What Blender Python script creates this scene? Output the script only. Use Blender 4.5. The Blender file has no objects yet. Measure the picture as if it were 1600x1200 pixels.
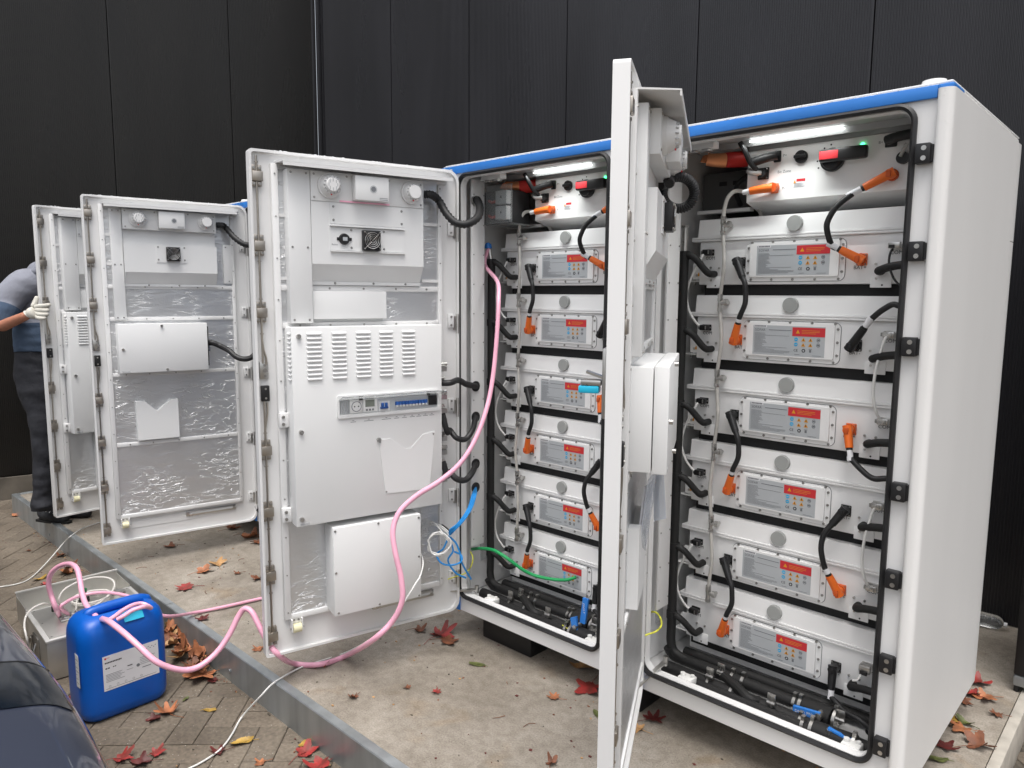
import bpy, bmesh, math, random
from mathutils import Vector, Matrix
from math import sin, cos, pi, radians as R
random.seed(7)
sc = bpy.context.scene
COL = sc.collection

# ------------------------------------------------------------------ camera
cam = bpy.data.cameras.new('camera'); camo = bpy.data.objects.new('camera', cam); COL.objects.link(camo)
FPX = 1142.5
CO = Vector((1.40069828, -2.20427904, 1.58271602))
CR = Vector((0.729231, 0.68423319, 0.00686198)).normalized()
CF = Vector((-0.67866328, 0.72450289, -0.1204646)).normalized()
CU = CR.cross(CF).normalized()
camo.matrix_world = Matrix(((CR.x, CU.x, -CF.x, CO.x), (CR.y, CU.y, -CF.y, CO.y), (CR.z, CU.z, -CF.z, CO.z), (0, 0, 0, 1)))
cam.sensor_width = 36; cam.lens = 36 * FPX / 1600; cam.clip_start = .02; cam.clip_end = 500
sc.camera = camo

# ------------------------------------------------------------------ light: overcast sky, soft sun
SUN_EL, SUN_AZ = R(72), R(140)          # direction the light comes from (azimuth from +Y towards +X)
wd = bpy.data.worlds.new('World'); sc.world = wd; wd.use_nodes = True
nt = wd.node_tree; nt.nodes.clear()
sky = nt.nodes.new('ShaderNodeTexSky'); sky.sky_type = 'NISHITA'; sky.sun_disc = False
sky.sun_elevation = SUN_EL; sky.sun_rotation = SUN_AZ; sky.air_density = 1.0; sky.dust_density = 6.0; sky.ozone_density = 1.0
hs = nt.nodes.new('ShaderNodeHueSaturation'); hs.inputs['Saturation'].default_value = .34
bg = nt.nodes.new('ShaderNodeBackground'); bg.inputs['Strength'].default_value = .13
wo = nt.nodes.new('ShaderNodeOutputWorld')
nt.links.new(sky.outputs[0], hs.inputs['Color']); nt.links.new(hs.outputs[0], bg.inputs[0]); nt.links.new(bg.outputs[0], wo.inputs[0])
sl = bpy.data.lights.new('sun', 'SUN'); sl.energy = .6; sl.angle = R(35); sl.color = (1, .985, .965)
so = bpy.data.objects.new('sun', sl); COL.objects.link(so)
sd = Vector((sin(SUN_AZ) * cos(SUN_EL), cos(SUN_AZ) * cos(SUN_EL), sin(SUN_EL)))
so.rotation_euler = sd.to_track_quat('Z', 'Y').to_euler(); so.location = (2, -6, 8)
vs = sc.view_settings; vs.view_transform = 'Standard'; vs.look = 'None'; vs.exposure = 0.95; vs.gamma = 1

# pixel of the photograph (1600 x 1200) -> point in the place
def ray(px, py): return CF + (px - 800) / FPX * CR - (py - 600) / FPX * CU
def at_ax(px, py, ax, v):
    d = ray(px, py); t = (v - CO[ax]) / d[ax]; return CO + t * d
def at_x(px, py, v): return at_ax(px, py, 0, v)
def at_y(px, py, v): return at_ax(px, py, 1, v)
def at_z(px, py, v): return at_ax(px, py, 2, v)
def at_d(px, py, dep): return CO + dep * ray(px, py)
def depth_of(p): return (Vector(p) - CO).dot(CF)

# ------------------------------------------------------------------ materials
def mat(name, col, rough=.5, metal=0., var=0., vs_=6., bump=0., bs=60., bdist=.002, rvar=0., coat=0., trans=0., ior=1.45, stretch=None, emit=None, island=0., dirt=None):
    m = bpy.data.materials.new(name); m.use_nodes = True
    n = m.node_tree.nodes; l = m.node_tree.links; b = n['Principled BSDF']
    b.inputs['Base Color'].default_value = (*col, 1); b.inputs['Roughness'].default_value = rough
    b.inputs['Metallic'].default_value = metal; b.inputs['Coat Weight'].default_value = coat
    b.inputs['Transmission Weight'].default_value = trans; b.inputs['IOR'].default_value = ior
    tc = n.new('ShaderNodeTexCoord'); src = tc.outputs['Object']
    if stretch:
        mp = n.new('ShaderNodeMapping'); mp.inputs['Scale'].default_value = stretch; l.new(src, mp.inputs['Vector']); src = mp.outputs[0]
    last = None
    if var or dirt:
        nz = n.new('ShaderNodeTexNoise'); nz.inputs['Scale'].default_value = vs_; nz.inputs['Detail'].default_value = 6; l.new(src, nz.inputs['Vector'])
        mx = n.new('ShaderNodeMixRGB'); mx.blend_type = 'MIX'
        cr = n.new('ShaderNodeValToRGB'); cr.color_ramp.elements[0].position = .3; cr.color_ramp.elements[1].position = .7
        l.new(nz.outputs['Fac'], cr.inputs[0]); l.new(cr.outputs[0], mx.inputs[0])
        lo = tuple(c * (1 - var) for c in col); hi = tuple(min(1, c * (1 + var)) for c in col)
        if dirt: lo = dirt
        mx.inputs[1].default_value = (*lo, 1); mx.inputs[2].default_value = (*hi, 1)
        last = mx.outputs[0]
    if island:
        ge = n.new('ShaderNodeNewGeometry'); hv = n.new('ShaderNodeHueSaturation')
        mr = n.new('ShaderNodeMapRange'); mr.inputs[3].default_value = 1 - island; mr.inputs[4].default_value = 1 + island
        l.new(ge.outputs['Random Per Island'], mr.inputs[0]); l.new(mr.outputs[0], hv.inputs['Value'])
        if last: l.new(last, hv.inputs['Color'])
        else: hv.inputs['Color'].default_value = (*col, 1)
        last = hv.outputs[0]
    if last: l.new(last, b.inputs['Base Color'])
    if bump:
        nb = n.new('ShaderNodeTexNoise'); nb.inputs['Scale'].default_value = bs; nb.inputs['Detail'].default_value = 4; l.new(src, nb.inputs['Vector'])
        bp = n.new('ShaderNodeBump'); bp.inputs['Strength'].default_value = bump; bp.inputs['Distance'].default_value = bdist
        l.new(nb.outputs['Fac'], bp.inputs['Height']); l.new(bp.outputs[0], b.inputs['Normal'])
    if rvar:
        nr = n.new('ShaderNodeTexNoise'); nr.inputs['Scale'].default_value = vs_ * .7; nr.inputs['Detail'].default_value = 5; l.new(src, nr.inputs['Vector'])
        ma = n.new('ShaderNodeMapRange'); ma.inputs[1].default_value = .3; ma.inputs[2].default_value = .7
        ma.inputs[3].default_value = max(.03, rough - rvar); ma.inputs[4].default_value = min(1, rough + rvar); l.new(nr.outputs['Fac'], ma.inputs[0]); l.new(ma.outputs[0], b.inputs['Roughness'])
    if emit:
        b.inputs['Emission Color'].default_value = (*emit[0], 1); b.inputs['Emission Strength'].default_value = emit[1]
    return m
M = {}
M['white'] = mat('white_powder_coat', (.725, .725, .72), .46, bump=.06, bs=420, bdist=.0006, var=.02, vs_=3)
M['cover'] = mat('matt_white_sheet', (.755, .76, .755), .5, bump=.05, bs=500, bdist=.0005, var=.015, vs_=2)
M['pack'] = mat('battery_white_paint', (.86, .86, .855), .36, bump=.06, bs=380, bdist=.0006)
M['grey_plug'] = mat('grey_vent_plastic', (.36, .37, .36), .55, bump=.2, bs=300)
M['blue'] = mat('blue_cabinet_paint', (.030, .195, .60), .42, var=.06, bump=.05, bs=300)
M['black'] = mat('black_plastic', (.012, .012, .013), .42, bump=.08, bs=250)
M['rubber'] = mat('black_rubber', (.014, .014, .015), .5, var=.2, vs_=30, bump=.1, bs=200)
M['hose'] = mat('black_foam_hose', (.012, .012, .012), .62, bump=.25, bs=260)
M['dark'] = mat('dark_interior', (.016, .016, .017), .75)
M['grey'] = mat('grey_inner_sheet', (.46, .47, .475), .45, var=.08)
M['orange'] = mat('orange_connector_plastic', (.86, .17, .022), .42, bump=.08, bs=200)
M['orange_dark'] = mat('orange_seal', (.62, .10, .015), .5)
M['steel'] = mat('stainless_steel', (.52, .51, .49), .3, 1, var=.08, vs_=14, rvar=.08, bump=.05, bs=90)
M['screw'] = mat('zinc_screw', (.36, .355, .34), .38, 1)
M['nickel'] = mat('nickel_latch', (.42, .385, .34), .36, 1, var=.1, vs_=30)
M['clear'] = mat('clear_vent_tube', (.50, .485, .455), .22, 0, var=.1, vs_=40, coat=.4)
M['rim'] = mat('bright_steel_rim', (.78, .77, .75), .35, .55)
M['kerb'] = mat('pale_concrete_kerb', (.42, .39, .34), .75, var=.2, vs_=12, bump=.3, bs=60)
M['wire_white'] = mat('white_cable', (.72, .72, .70), .45)
M['wire_blue'] = mat('blue_cable', (.02, .26, .66), .45)
M['wire_green'] = mat('green_cable', (.015, .33, .10), .45)
M['wire_yellow'] = mat('yellow_green_wire', (.62, .62, .06), .5, var=.5, vs_=60)
M['wire_red'] = mat('red_cable_sleeve', (.45, .018, .014), .5)
M['copper'] = mat('copper_lug', (.72, .30, .14), .35, .7)
M['red'] = mat('red_print', (.62, .035, .045), .5)
M['label'] = mat('silver_grey_label', (.50, .525, .545), .42, .15, var=.03)
M['ink'] = mat('black_ink', (.025, .025, .028), .6)
M['ink2'] = mat('grey_ink', (.17, .18, .195), .6)
M['cyan'] = mat('cyan_print', (.02, .40, .72), .5)
M['amber'] = mat('amber_print', (.74, .33, .02), .5)
M['paper'] = mat('white_paper', (.74, .74, .76), .6, var=.02)
M['led'] = mat('led_strip', (.9, .9, .9), .4, emit=((.97, 1, .97), 3.0))
M['led_green'] = mat('green_led', (.05, .8, .25), .4, emit=((.06, 1, .3), 3.0))
M['clearplast'] = mat('clear_acrylic', (.86, .88, .88), .08, trans=.9, ior=1.2)
M['wallet'] = mat('clear_plastic_wallet', (.72, .77, .84), .15, bump=.5, bs=14, bdist=.01)
M['wallet'].node_tree.nodes['Principled BSDF'].inputs['Alpha'].default_value = .42
M['pink'] = mat('pink_silicone_hose_and_glow', (.84, .42, .55), .34, var=.08, vs_=10, coat=.35)
M['jerry'] = mat('blue_polyethylene', (.003, .098, .47), .33, bump=.12, bs=70, bdist=.002, var=.08, vs_=4)
M['holo'] = mat('cyan_holographic_sticker', (.02, .42, .62), .3)
M['galv'] = mat('galvanised_steel', (.36, .385, .395), .40, .65, var=.22, vs_=5, rvar=.12, bump=.08, bs=40, stretch=(2, 2, .3))
M['brushed'] = mat('brushed_stainless_sheet', (.64, .63, .60), .38, .85, var=.03, vs_=5, rvar=.03, bump=.08, bs=120, stretch=(1, 4, 1))
M['shadow_grey'] = mat('shaded_grey_box', (.10, .10, .10), .5)  # dark tone includes the shade of the cabinet's upper corner
M['glove'] = mat('white_work_glove', (.58, .56, .50), .8, var=.12, vs_=40, bump=.4, bs=220)
M['skin'] = mat('skin', (.44, .19, .12), .5, var=.08, vs_=20, bump=.1, bs=200)
M['shirt'] = mat('blue_grey_sweatshirt', (.225, .235, .275), .9, var=.12, vs_=5, bump=.5, bs=26, bdist=.012, dirt=None)
M['shirt_dark'] = mat('faded_blue_hem', (.050, .078, .125), .9, var=.25, vs_=7, bump=.5, bs=24, bdist=.012)
M['trouser'] = mat('charcoal_work_trousers', (.019, .020, .025), .85, var=.25, vs_=6, bump=.6, bs=16, bdist=.015)
M['shoe'] = mat('dark_suede', (.03, .032, .036), .85, var=.3, vs_=18, bump=.4, bs=90)
M['hair'] = mat('dark_brown_hair', (.03, .02, .014), .7, bump=.6, bs=120)
M['roller'] = mat('cream_nylon_roller', (.72, .68, .45), .4)
M['switch_blue'] = mat('blue_toggle', (.02, .10, .36), .4)
M['screen'] = mat('grey_green_display', (.20, .22, .19), .2)
M['sump'] = mat('translucent_white_tray', (.74, .74, .72), .4)
def foil_mat():
    m = bpy.data.materials.new('crinkled_aluminium_foil'); m.use_nodes = True
    n = m.node_tree.nodes; l = m.node_tree.links; b = n['Principled BSDF']
    b.inputs['Base Color'].default_value = (.66, .67, .68, 1); b.inputs['Metallic'].default_value = .8; b.inputs['Roughness'].default_value = .36
    tc = n.new('ShaderNodeTexCoord'); mp = n.new('ShaderNodeMapping'); mp.inputs['Rotation'].default_value = (0, R(12), 0); mp.inputs['Scale'].default_value = (1.0, 1.0, 3.2)
    l.new(tc.outputs['Object'], mp.inputs[0])
    a = n.new('ShaderNodeTexNoise'); a.inputs['Scale'].default_value = 8; a.inputs['Detail'].default_value = 3; a.inputs['Distortion'].default_value = 1.4; l.new(mp.outputs[0], a.inputs['Vector'])
    s1 = n.new('ShaderNodeMath'); s1.operation = 'SUBTRACT'; s1.inputs[1].default_value = .5; l.new(a.outputs['Fac'], s1.inputs[0])
    s2 = n.new('ShaderNodeMath'); s2.operation = 'ABSOLUTE'; l.new(s1.outputs[0], s2.inputs[0])
    r = n.new('ShaderNodeMapRange'); r.inputs[1].default_value = 0; r.inputs[2].default_value = .020; r.inputs[3].default_value = 1; r.inputs[4].default_value = 0; l.new(s2.outputs[0], r.inputs[0])
    k = n.new('ShaderNodeTexNoise'); k.inputs['Scale'].default_value = 3.5; k.inputs['Detail'].default_value = 2; l.new(tc.outputs['Object'], k.inputs['Vector'])
    kr = n.new('ShaderNodeMapRange'); kr.inputs[1].default_value = .40; kr.inputs[2].default_value = .60; l.new(k.outputs['Fac'], kr.inputs[0])
    mu = n.new('ShaderNodeMath'); mu.operation = 'MULTIPLY'; l.new(r.outputs[0], mu.inputs[0]); l.new(kr.outputs[0], mu.inputs[1])
    f = n.new('ShaderNodeTexNoise'); f.inputs['Scale'].default_value = 140; l.new(tc.outputs['Object'], f.inputs['Vector'])
    ad = n.new('ShaderNodeMath'); ad.operation = 'MULTIPLY_ADD'; ad.inputs[1].default_value = .10; l.new(f.outputs['Fac'], ad.inputs[0]); l.new(mu.outputs[0], ad.inputs[2])
    lg = n.new('ShaderNodeTexNoise'); lg.inputs['Scale'].default_value = 7; lg.inputs['Detail'].default_value = 3; lg.inputs['Distortion'].default_value = .8; l.new(mp.outputs[0], lg.inputs['Vector'])
    ad2 = n.new('ShaderNodeMath'); ad2.operation = 'MULTIPLY_ADD'; ad2.inputs[1].default_value = 1.1; l.new(lg.outputs['Fac'], ad2.inputs[0]); l.new(ad.outputs[0], ad2.inputs[2]); ad = ad2
    bp = n.new('ShaderNodeBump'); bp.inputs['Strength'].default_value = .85; bp.inputs['Distance'].default_value = .003; l.new(ad.outputs[0], bp.inputs['Height']); l.new(bp.outputs[0], b.inputs['Normal'])
    return m
M['foil'] = foil_mat()
def concrete_mat():
    m = bpy.data.materials.new('stained_concrete'); m.use_nodes = True
    n = m.node_tree.nodes; l = m.node_tree.links; b = n['Principled BSDF']; b.inputs['Roughness'].default_value = .78
    tc = n.new('ShaderNodeTexCoord'); O = tc.outputs['Object']
    def nz(s, d=6, dist=0.):
        a = n.new('ShaderNodeTexNoise'); a.inputs['Scale'].default_value = s; a.inputs['Detail'].default_value = d; a.inputs['Distortion'].default_value = dist; l.new(O, a.inputs['Vector']); return a.outputs['Fac']
    def ramp(f, p0, p1, c0, c1):
        r = n.new('ShaderNodeValToRGB'); e = r.color_ramp.elements; e[0].position = p0; e[1].position = p1; e[0].color = (*c0, 1); e[1].color = (*c1, 1); l.new(f, r.inputs[0]); return r.outputs[0]
    def mix(t, a, b_, f):
        x = n.new('ShaderNodeMixRGB'); x.blend_type = t
        if isinstance(f, float): x.inputs[0].default_value = f
        else: l.new(f, x.inputs[0])
        l.new(a, x.inputs[1]); l.new(b_, x.inputs[2]); return x.outputs[0]
    base = ramp(nz(2.2, 8, .6), .32, .70, (.225, .197, .162), (.365, .330, .283))
    fine = ramp(nz(150, 8), .32, .68, (.55, .53, .50), (1.2, 1.2, 1.2))
    c = mix('MULTIPLY', base, fine, .5); c = mix('MULTIPLY', c, ramp(nz(26, 8, .4), .32, .62, (.72, .70, .67), (1.06, 1.06, 1.06)), .7)
    ochre = ramp(nz(5, 5, .5), .60, .74, (1, 1, 1), (.86, .66, .42)); c = mix('MULTIPLY', c, ochre, .45)
    damp = ramp(nz(1.1, 5, .8), .52, .70, (1, 1, 1), (.62, .60, .58)); c = mix('MULTIPLY', c, damp, .8)
    vo = n.new('ShaderNodeTexVoronoi'); vo.inputs['Scale'].default_value = 120; l.new(O, vo.inputs['Vector'])
    sp = ramp(vo.outputs['Distance'], .13, .24, (.22, .2, .18), (1, 1, 1))
    msk = ramp(nz(3.1, 6), .46, .64, (0, 0, 0), (1, 1, 1)); c = mix('MULTIPLY', c, sp, msk)
    l.new(c, b.inputs['Base Color'])
    bp = n.new('ShaderNodeBump'); bp.inputs['Strength'].default_value = .35; bp.inputs['Distance'].default_value = .004; l.new(nz(60, 8), bp.inputs['Height']); l.new(bp.outputs[0], b.inputs['Normal'])
    return m
M['concrete'] = concrete_mat()
def paver_mat(bricks=False):
    m = bpy.data.materials.new('weathered_paver' + ('_field' if bricks else '')); m.use_nodes = True
    n = m.node_tree.nodes; l = m.node_tree.links; b = n['Principled BSDF']; b.inputs['Roughness'].default_value = .8
    tc = n.new('ShaderNodeTexCoord'); O = tc.outputs['Object']
    def nz(s, d=6):
        a = n.new('ShaderNodeTexNoise'); a.inputs['Scale'].default_value = s; a.inputs['Detail'].default_value = d; l.new(O, a.inputs['Vector']); return a.outputs['Fac']
    def ramp(f, p0, p1, c0, c1):
        r = n.new('ShaderNodeValToRGB'); e = r.color_ramp.elements; e[0].position = p0; e[1].position = p1; e[0].color = (*c0, 1); e[1].color = (*c1, 1); l.new(f, r.inputs[0]); return r.outputs[0]
    def mix(t, a, b_, f):
        x = n.new('ShaderNodeMixRGB'); x.blend_type = t; x.inputs[0].default_value = f; l.new(a, x.inputs[1]); l.new(b_, x.inputs[2]); return x.outputs[0]
    c = ramp(nz(2.6, 7), .3, .7, (.108, .085, .062), (.190, .158, .121))
    c = mix('MULTIPLY', c, ramp(nz(70, 6), .3, .7, (.6, .6, .6), (1.15, 1.15, 1.15)), .8)
    vo = n.new('ShaderNodeTexVoronoi'); vo.inputs['Scale'].default_value = 46; l.new(O, vo.inputs['Vector'])
    c = mix('SCREEN', c, ramp(vo.outputs['Distance'], .05, .10, (.42, .41, .38), (0, 0, 0)), .9)
    if bricks:
        br = n.new('ShaderNodeTexBrick'); br.inputs['Scale'].default_value = 4.5; br.inputs['Color1'].default_value = (1, 1, 1, 1); br.inputs['Color2'].default_value = (.85, .85, .85, 1); br.inputs['Mortar'].default_value = (.35, .35, .35, 1); l.new(O, br.inputs['Vector'])
        c = mix('MULTIPLY', c, br.outputs['Color'], 1.)
    else:
        ge = n.new('ShaderNodeNewGeometry'); mr = n.new('ShaderNodeMapRange'); mr.inputs[3].default_value = .84; mr.inputs[4].default_value = 1.14; l.new(ge.outputs['Random Per Island'], mr.inputs[0])
        hv = n.new('ShaderNodeHueSaturation'); l.new(mr.outputs[0], hv.inputs['Value']); l.new(c, hv.inputs['Color']); c = hv.outputs[0]
    l.new(c, b.inputs['Base Color'])
    bp = n.new('ShaderNodeBump'); bp.inputs['Strength'].default_value = .5; bp.inputs['Distance'].default_value = .003; l.new(nz(110, 6), bp.inputs['Height']); l.new(bp.outputs[0], b.inputs['Normal'])
    return m
M['paver'] = paver_mat(); M['paver_field'] = paver_mat(True)
M['joint'] = mat('dark_joint_sand', (.075, .064, .050), .9, var=.4, vs_=40, bump=.5, bs=200)
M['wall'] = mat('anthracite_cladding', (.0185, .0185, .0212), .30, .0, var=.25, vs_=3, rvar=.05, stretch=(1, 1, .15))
M['wall_warm_reflect'] = mat('cladding_warm_reflection', (.0105, .0095, .0082), .30, .0, var=.25, vs_=3, rvar=.05, stretch=(1, 1, .15))  # warm reflection of the left wall painted in; rear wall takes the cooler tone
M['walldark'] = mat('black_joint', (.003, .003, .003), .8)
M['plinth'] = mat('dirty_concrete_plinth', (.12, .105, .085), .85, var=.3, vs_=6, bump=.3, bs=40)
M['blackmetal'] = mat('black_metal_frame', (.008, .008, .009), .45)
def wet_mat():
    m = mat('white_paint_wet', (.735, .73, .715), .45, var=.035, vs_=2.5, stretch=(1, 1, .25))
    n = m.node_tree.nodes; l = m.node_tree.links; b = n['Principled BSDF']; tc = [x for x in n if x.type == 'TEX_COORD'][0]
    v = n.new('ShaderNodeTexVoronoi'); v.inputs['Scale'].default_value = 110; l.new(tc.outputs['Object'], v.inputs['Vector'])
    r = n.new('ShaderNodeMapRange'); r.inputs[1].default_value = .05; r.inputs[2].default_value = .33; r.inputs[3].default_value = 1; r.inputs[4].default_value = 0; l.new(v.outputs['Distance'], r.inputs[0])
    z = n.new('ShaderNodeTexNoise'); z.inputs['Scale'].default_value = 9; l.new(tc.outputs['Object'], z.inputs['Vector'])
    k = n.new('ShaderNodeMapRange'); k.inputs[1].default_value = .42; k.inputs[2].default_value = .6; l.new(z.outputs['Fac'], k.inputs[0])
    mu = n.new('ShaderNodeMath'); mu.operation = 'MULTIPLY'; l.new(r.outputs[0], mu.inputs[0]); l.new(k.outputs[0], mu.inputs[1])
    bp = n.new('ShaderNodeBump'); bp.inputs['Strength'].default_value = .3; bp.inputs['Distance'].default_value = .0015; l.new(mu.outputs[0], bp.inputs['Height']); l.new(bp.outputs[0], b.inputs['Normal'])
    return m
M['wet'] = wet_mat()
M['carpaint'] = mat('dark_blue_car_paint', (.030, .036, .056), .40, .0, coat=1.0)
M['carpaint'].node_tree.nodes['Principled BSDF'].inputs['Specular IOR Level'].default_value = .3; M['carpaint'].node_tree.nodes['Principled BSDF'].inputs['Coat Roughness'].default_value = .04
M['carglass'] = mat('smoked_headlamp_glass', (.004, .007, .012), .10, var=.3, vs_=25)
M['carglass'].node_tree.nodes['Principled BSDF'].inputs['Specular IOR Level'].default_value = .5
M['tyre'] = mat('tyre_rubber', (.012, .012, .012), .8, bump=.3, bs=60)
M['beads'] = mat('water_drops', (.9, .92, .93), .05, trans=.6, ior=1.33)
LEAF = [mat('red_leaf', (.30, .030, .028), .5, dirt=(.12, .030, .022), var=.3, vs_=22, bump=.5, bs=60, bdist=.003), mat('orange_leaf', (.40, .15, .065), .55, dirt=(.17, .07, .035), var=.3, vs_=20, bump=.5, bs=60, bdist=.003),
        mat('brown_leaf', (.17, .062, .030), .6, var=.45, vs_=24, bump=.5, bs=60, bdist=.003), mat('tan_leaf', (.40, .23, .10), .6, var=.35, vs_=20, bump=.5, bs=60, bdist=.003),
        mat('dark_red_leaf', (.10, .018, .016), .5, var=.4, vs_=24, bump=.5, bs=60, bdist=.003), mat('green_leaf', (.10, .115, .035), .5, var=.35, vs_=24, bump=.4, bs=60, bdist=.003),
        mat('yellow_leaf', (.40, .25, .05), .5, var=.35, vs_=20, bump=.4, bs=60, bdist=.003)]

# ------------------------------------------------------------------ mesh helpers
def crom(pts, sm):
    P = [Vector(p) for p in pts]
    if len(P) < 3 or sm <= 1: return P
    out = []
    for i in range(len(P) - 1):
        a = P[i - 1] if i else P[0] * 2 - P[1]; b = P[i]; c = P[i + 1]; d = P[i + 2] if i + 2 < len(P) else P[-1] * 2 - P[-2]
        for k in range(sm):
            t = k / sm
            out.append(.5 * ((2 * b) + (c - a) * t + (2 * a - 5 * b + 4 * c - d) * t * t + (3 * b - a - 3 * c + d) * t ** 3))
    out.append(P[-1]); return out
class MB:
    def __init__(s, *mats): s.bm = bmesh.new(); s.mats = list(mats); s.i = 0
    def use(s, m):
        if m not in s.mats: s.mats.append(m)
        s.i = s.mats.index(m); return s
    def face(s, vs):
        try: f = s.bm.faces.new(vs); f.material_index = s.i; return f
        except ValueError: return None
    def box(s, x0, x1, y0, y1, z0, z1, bev=0, seg=2):
        v = [s.bm.verts.new((x, y, z)) for z in (z0, z1) for y in (y0, y1) for x in (x0, x1)]
        F = [s.face([v[k] for k in q]) for q in ((0, 2, 3, 1), (4, 5, 7, 6), (0, 1, 5, 4), (2, 6, 7, 3), (0, 4, 6, 2), (1, 3, 7, 5))]
        if bev:
            E = list({e for f in F for e in f.edges})
            r = bmesh.ops.bevel(s.bm, geom=E, offset=bev, segments=seg, affect='EDGES', profile=.5)
            for f in r['faces']: f.material_index = s.i
        return v
    def prism(s, pts, vec, cap=True):
        vec = Vector(vec); a = [s.bm.verts.new(p) for p in pts]; b = [s.bm.verts.new(Vector(p) + vec) for p in pts]; k = len(a)
        for i in range(k): s.face((a[i], a[(i + 1) % k], b[(i + 1) % k], b[i]))
        if cap: s.face(a[::-1]); s.face(b)
    def ring(s, c, ax, r, seg, ref=None):
        ax = Vector(ax).normalized(); u = ref or (Vector((0, 0, 1)) if abs(ax.z) < .9 else Vector((1, 0, 0))); u = (u - ax * u.dot(ax)).normalized(); w = ax.cross(u)
        return [s.bm.verts.new(Vector(c) + r * (cos(2 * pi * i / seg) * u + sin(2 * pi * i / seg) * w)) for i in range(seg)], u
    def cyl(s, p0, p1, r0, r1=None, seg=16, cap=True):
        r1 = r0 if r1 is None else r1; p0 = Vector(p0); p1 = Vector(p1); ax = p1 - p0
        a, u = s.ring(p0, ax, r0, seg); b, _ = s.ring(p1, ax, r1, seg, u)
        for i in range(seg): s.face((a[i], a[(i + 1) % seg], b[(i + 1) % seg], b[i]))
        if cap: s.face(a[::-1]); s.face(b)
    def tube(s, pts, r, seg=10, sm=6, closed=False, cap=True):
        P = crom(pts, sm); k = len(P); u = None; rings = []
        for i, p in enumerate(P):
            t = (P[min(i + 1, k - 1)] - P[max(i - 1, 0)])
            if t.length < 1e-9: t = Vector((0, 0, 1))
            if u is None: ref = Vector((0, 0, 1)) if abs(t.normalized().z) < .9 else Vector((1, 0, 0))
            else: ref = u
            rr = r(i / (k - 1)) if callable(r) else r
            vs_, u = s.ring(p, t, rr, seg, ref); rings.append(vs_)
        for a, b in zip(rings, rings[1:]):
            for i in range(seg): s.face((a[i], a[(i + 1) % seg], b[(i + 1) % seg], b[i]))
        if cap: s.face(rings[0][::-1]); s.face(rings[-1])
    def ball(s, c, r, u=14, v=9):
        r = (r, r, r) if not isinstance(r, (tuple, list)) else r
        q = bmesh.ops.create_uvsphere(s.bm, u_segments=u, v_segments=v, radius=1)
        for w in q['verts']: w.co = Vector((w.co.x * r[0] + c[0], w.co.y * r[1] + c[1], w.co.z * r[2] + c[2]))
        for f in {f for w in q['verts'] for f in w.link_faces}: f.material_index = s.i
    def quad(s, *pts): return s.face([s.bm.verts.new(p) for p in pts])
    def text(s, txt, size, mtx):
        cu = bpy.data.curves.new('t', 'FONT'); cu.body = txt; cu.size = size; cu.align_x = 'CENTER'; cu.align_y = 'CENTER'; cu.resolution_u = 2
        o = bpy.data.objects.new('t', cu); COL.objects.link(o); bpy.context.view_layer.update()
        me = bpy.data.meshes.new_from_object(o.evaluated_get(bpy.context.evaluated_depsgraph_get()))
        n0 = len(s.bm.faces); v0 = len(s.bm.verts); s.bm.from_mesh(me); s.bm.faces.ensure_lookup_table(); s.bm.verts.ensure_lookup_table()
        for f in s.bm.faces[n0:]: f.material_index = s.i
        for v in s.bm.verts[v0:]: v.co = mtx @ v.co
        bpy.data.objects.remove(o); bpy.data.meshes.remove(me); bpy.data.curves.remove(cu)
    def build(s, name, parent=None, loc=(0, 0, 0), off=None, smooth=35, norm=True):
        bm = s.bm
        if off: bmesh.ops.translate(bm, vec=Vector(off), verts=bm.verts[:])
        if norm: bmesh.ops.recalc_face_normals(bm, faces=bm.faces[:])
        if smooth:
            for f in bm.faces: f.smooth = True
            for e in bm.edges:
                if len(e.link_faces) == 2:
                    if e.calc_face_angle(0) > R(smooth): e.smooth = False
                else: e.smooth = False
        me = bpy.data.meshes.new(name); bm.to_mesh(me); bm.free()
        for m in s.mats: me.materials.append(m)
        o = bpy.data.objects.new(name, me); COL.objects.link(o); o.location = loc
        if parent: o.parent = parent
        return o
def tag(o, label=None, cat=None, group=None, kind=None):
    if label: o['label'] = label
    if cat: o['category'] = cat
    if group: o['group'] = group
    if kind: o['kind'] = kind
    return o
def empty(name, loc, label, cat, group=None, rz=0):
    o = bpy.data.objects.new(name, None); COL.objects.link(o); o.location = loc; o.rotation_euler = (0, 0, rz); o.empty_display_size = .05
    return tag(o, label, cat, group)
def copy_tree(o, parent=None):
    c = o.copy(); COL.objects.link(c)
    if parent: c.parent = parent
    for ch in list(o.children): copy_tree(ch, c)
    return c
def rrect(x0, x1, z0, z1, r, n=6):
    out = []
    for cx, cz, a0 in ((x1 - r, z1 - r, 0), (x0 + r, z1 - r, 90), (x0 + r, z0 + r, 180), (x1 - r, z0 + r, 270)):
        for k in range(n + 1):
            a = R(a0 + 90 * k / n); out.append((cx + r * cos(a), cz + r * sin(a)))
    return out
def frame(mb, outer, inner, y0, y1):
    "a flat ring between two loops with the same number of points, extruded from y0 to y1"
    A = [[mb.bm.verts.new((x, y, z)) for x, z in lp] for lp in (outer, inner) for y in (y0, y1)]
    k = len(outer)
    for i in range(k):
        j = (i + 1) % k
        for a, b in ((0, 2), (2, 3), (3, 1), (1, 0)): mb.face((A[a][i], A[a][j], A[b][j], A[b][i]))
def plate(mb, loop, y0, y1): mb.prism([(x, y0, z) for x, z in loop], (0, y1 - y0, 0))
def screw(mb, x, y, z, r=.0045, h=.004, d=-1):
    mb.cyl((x, y, z), (x, y + d * h, z), r, r * .75, 8)
TXF = lambda x, y, z: Matrix.Translation((x, y, z)) @ Matrix.Rotation(R(90), 4, 'X')          # text facing -Y
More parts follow.
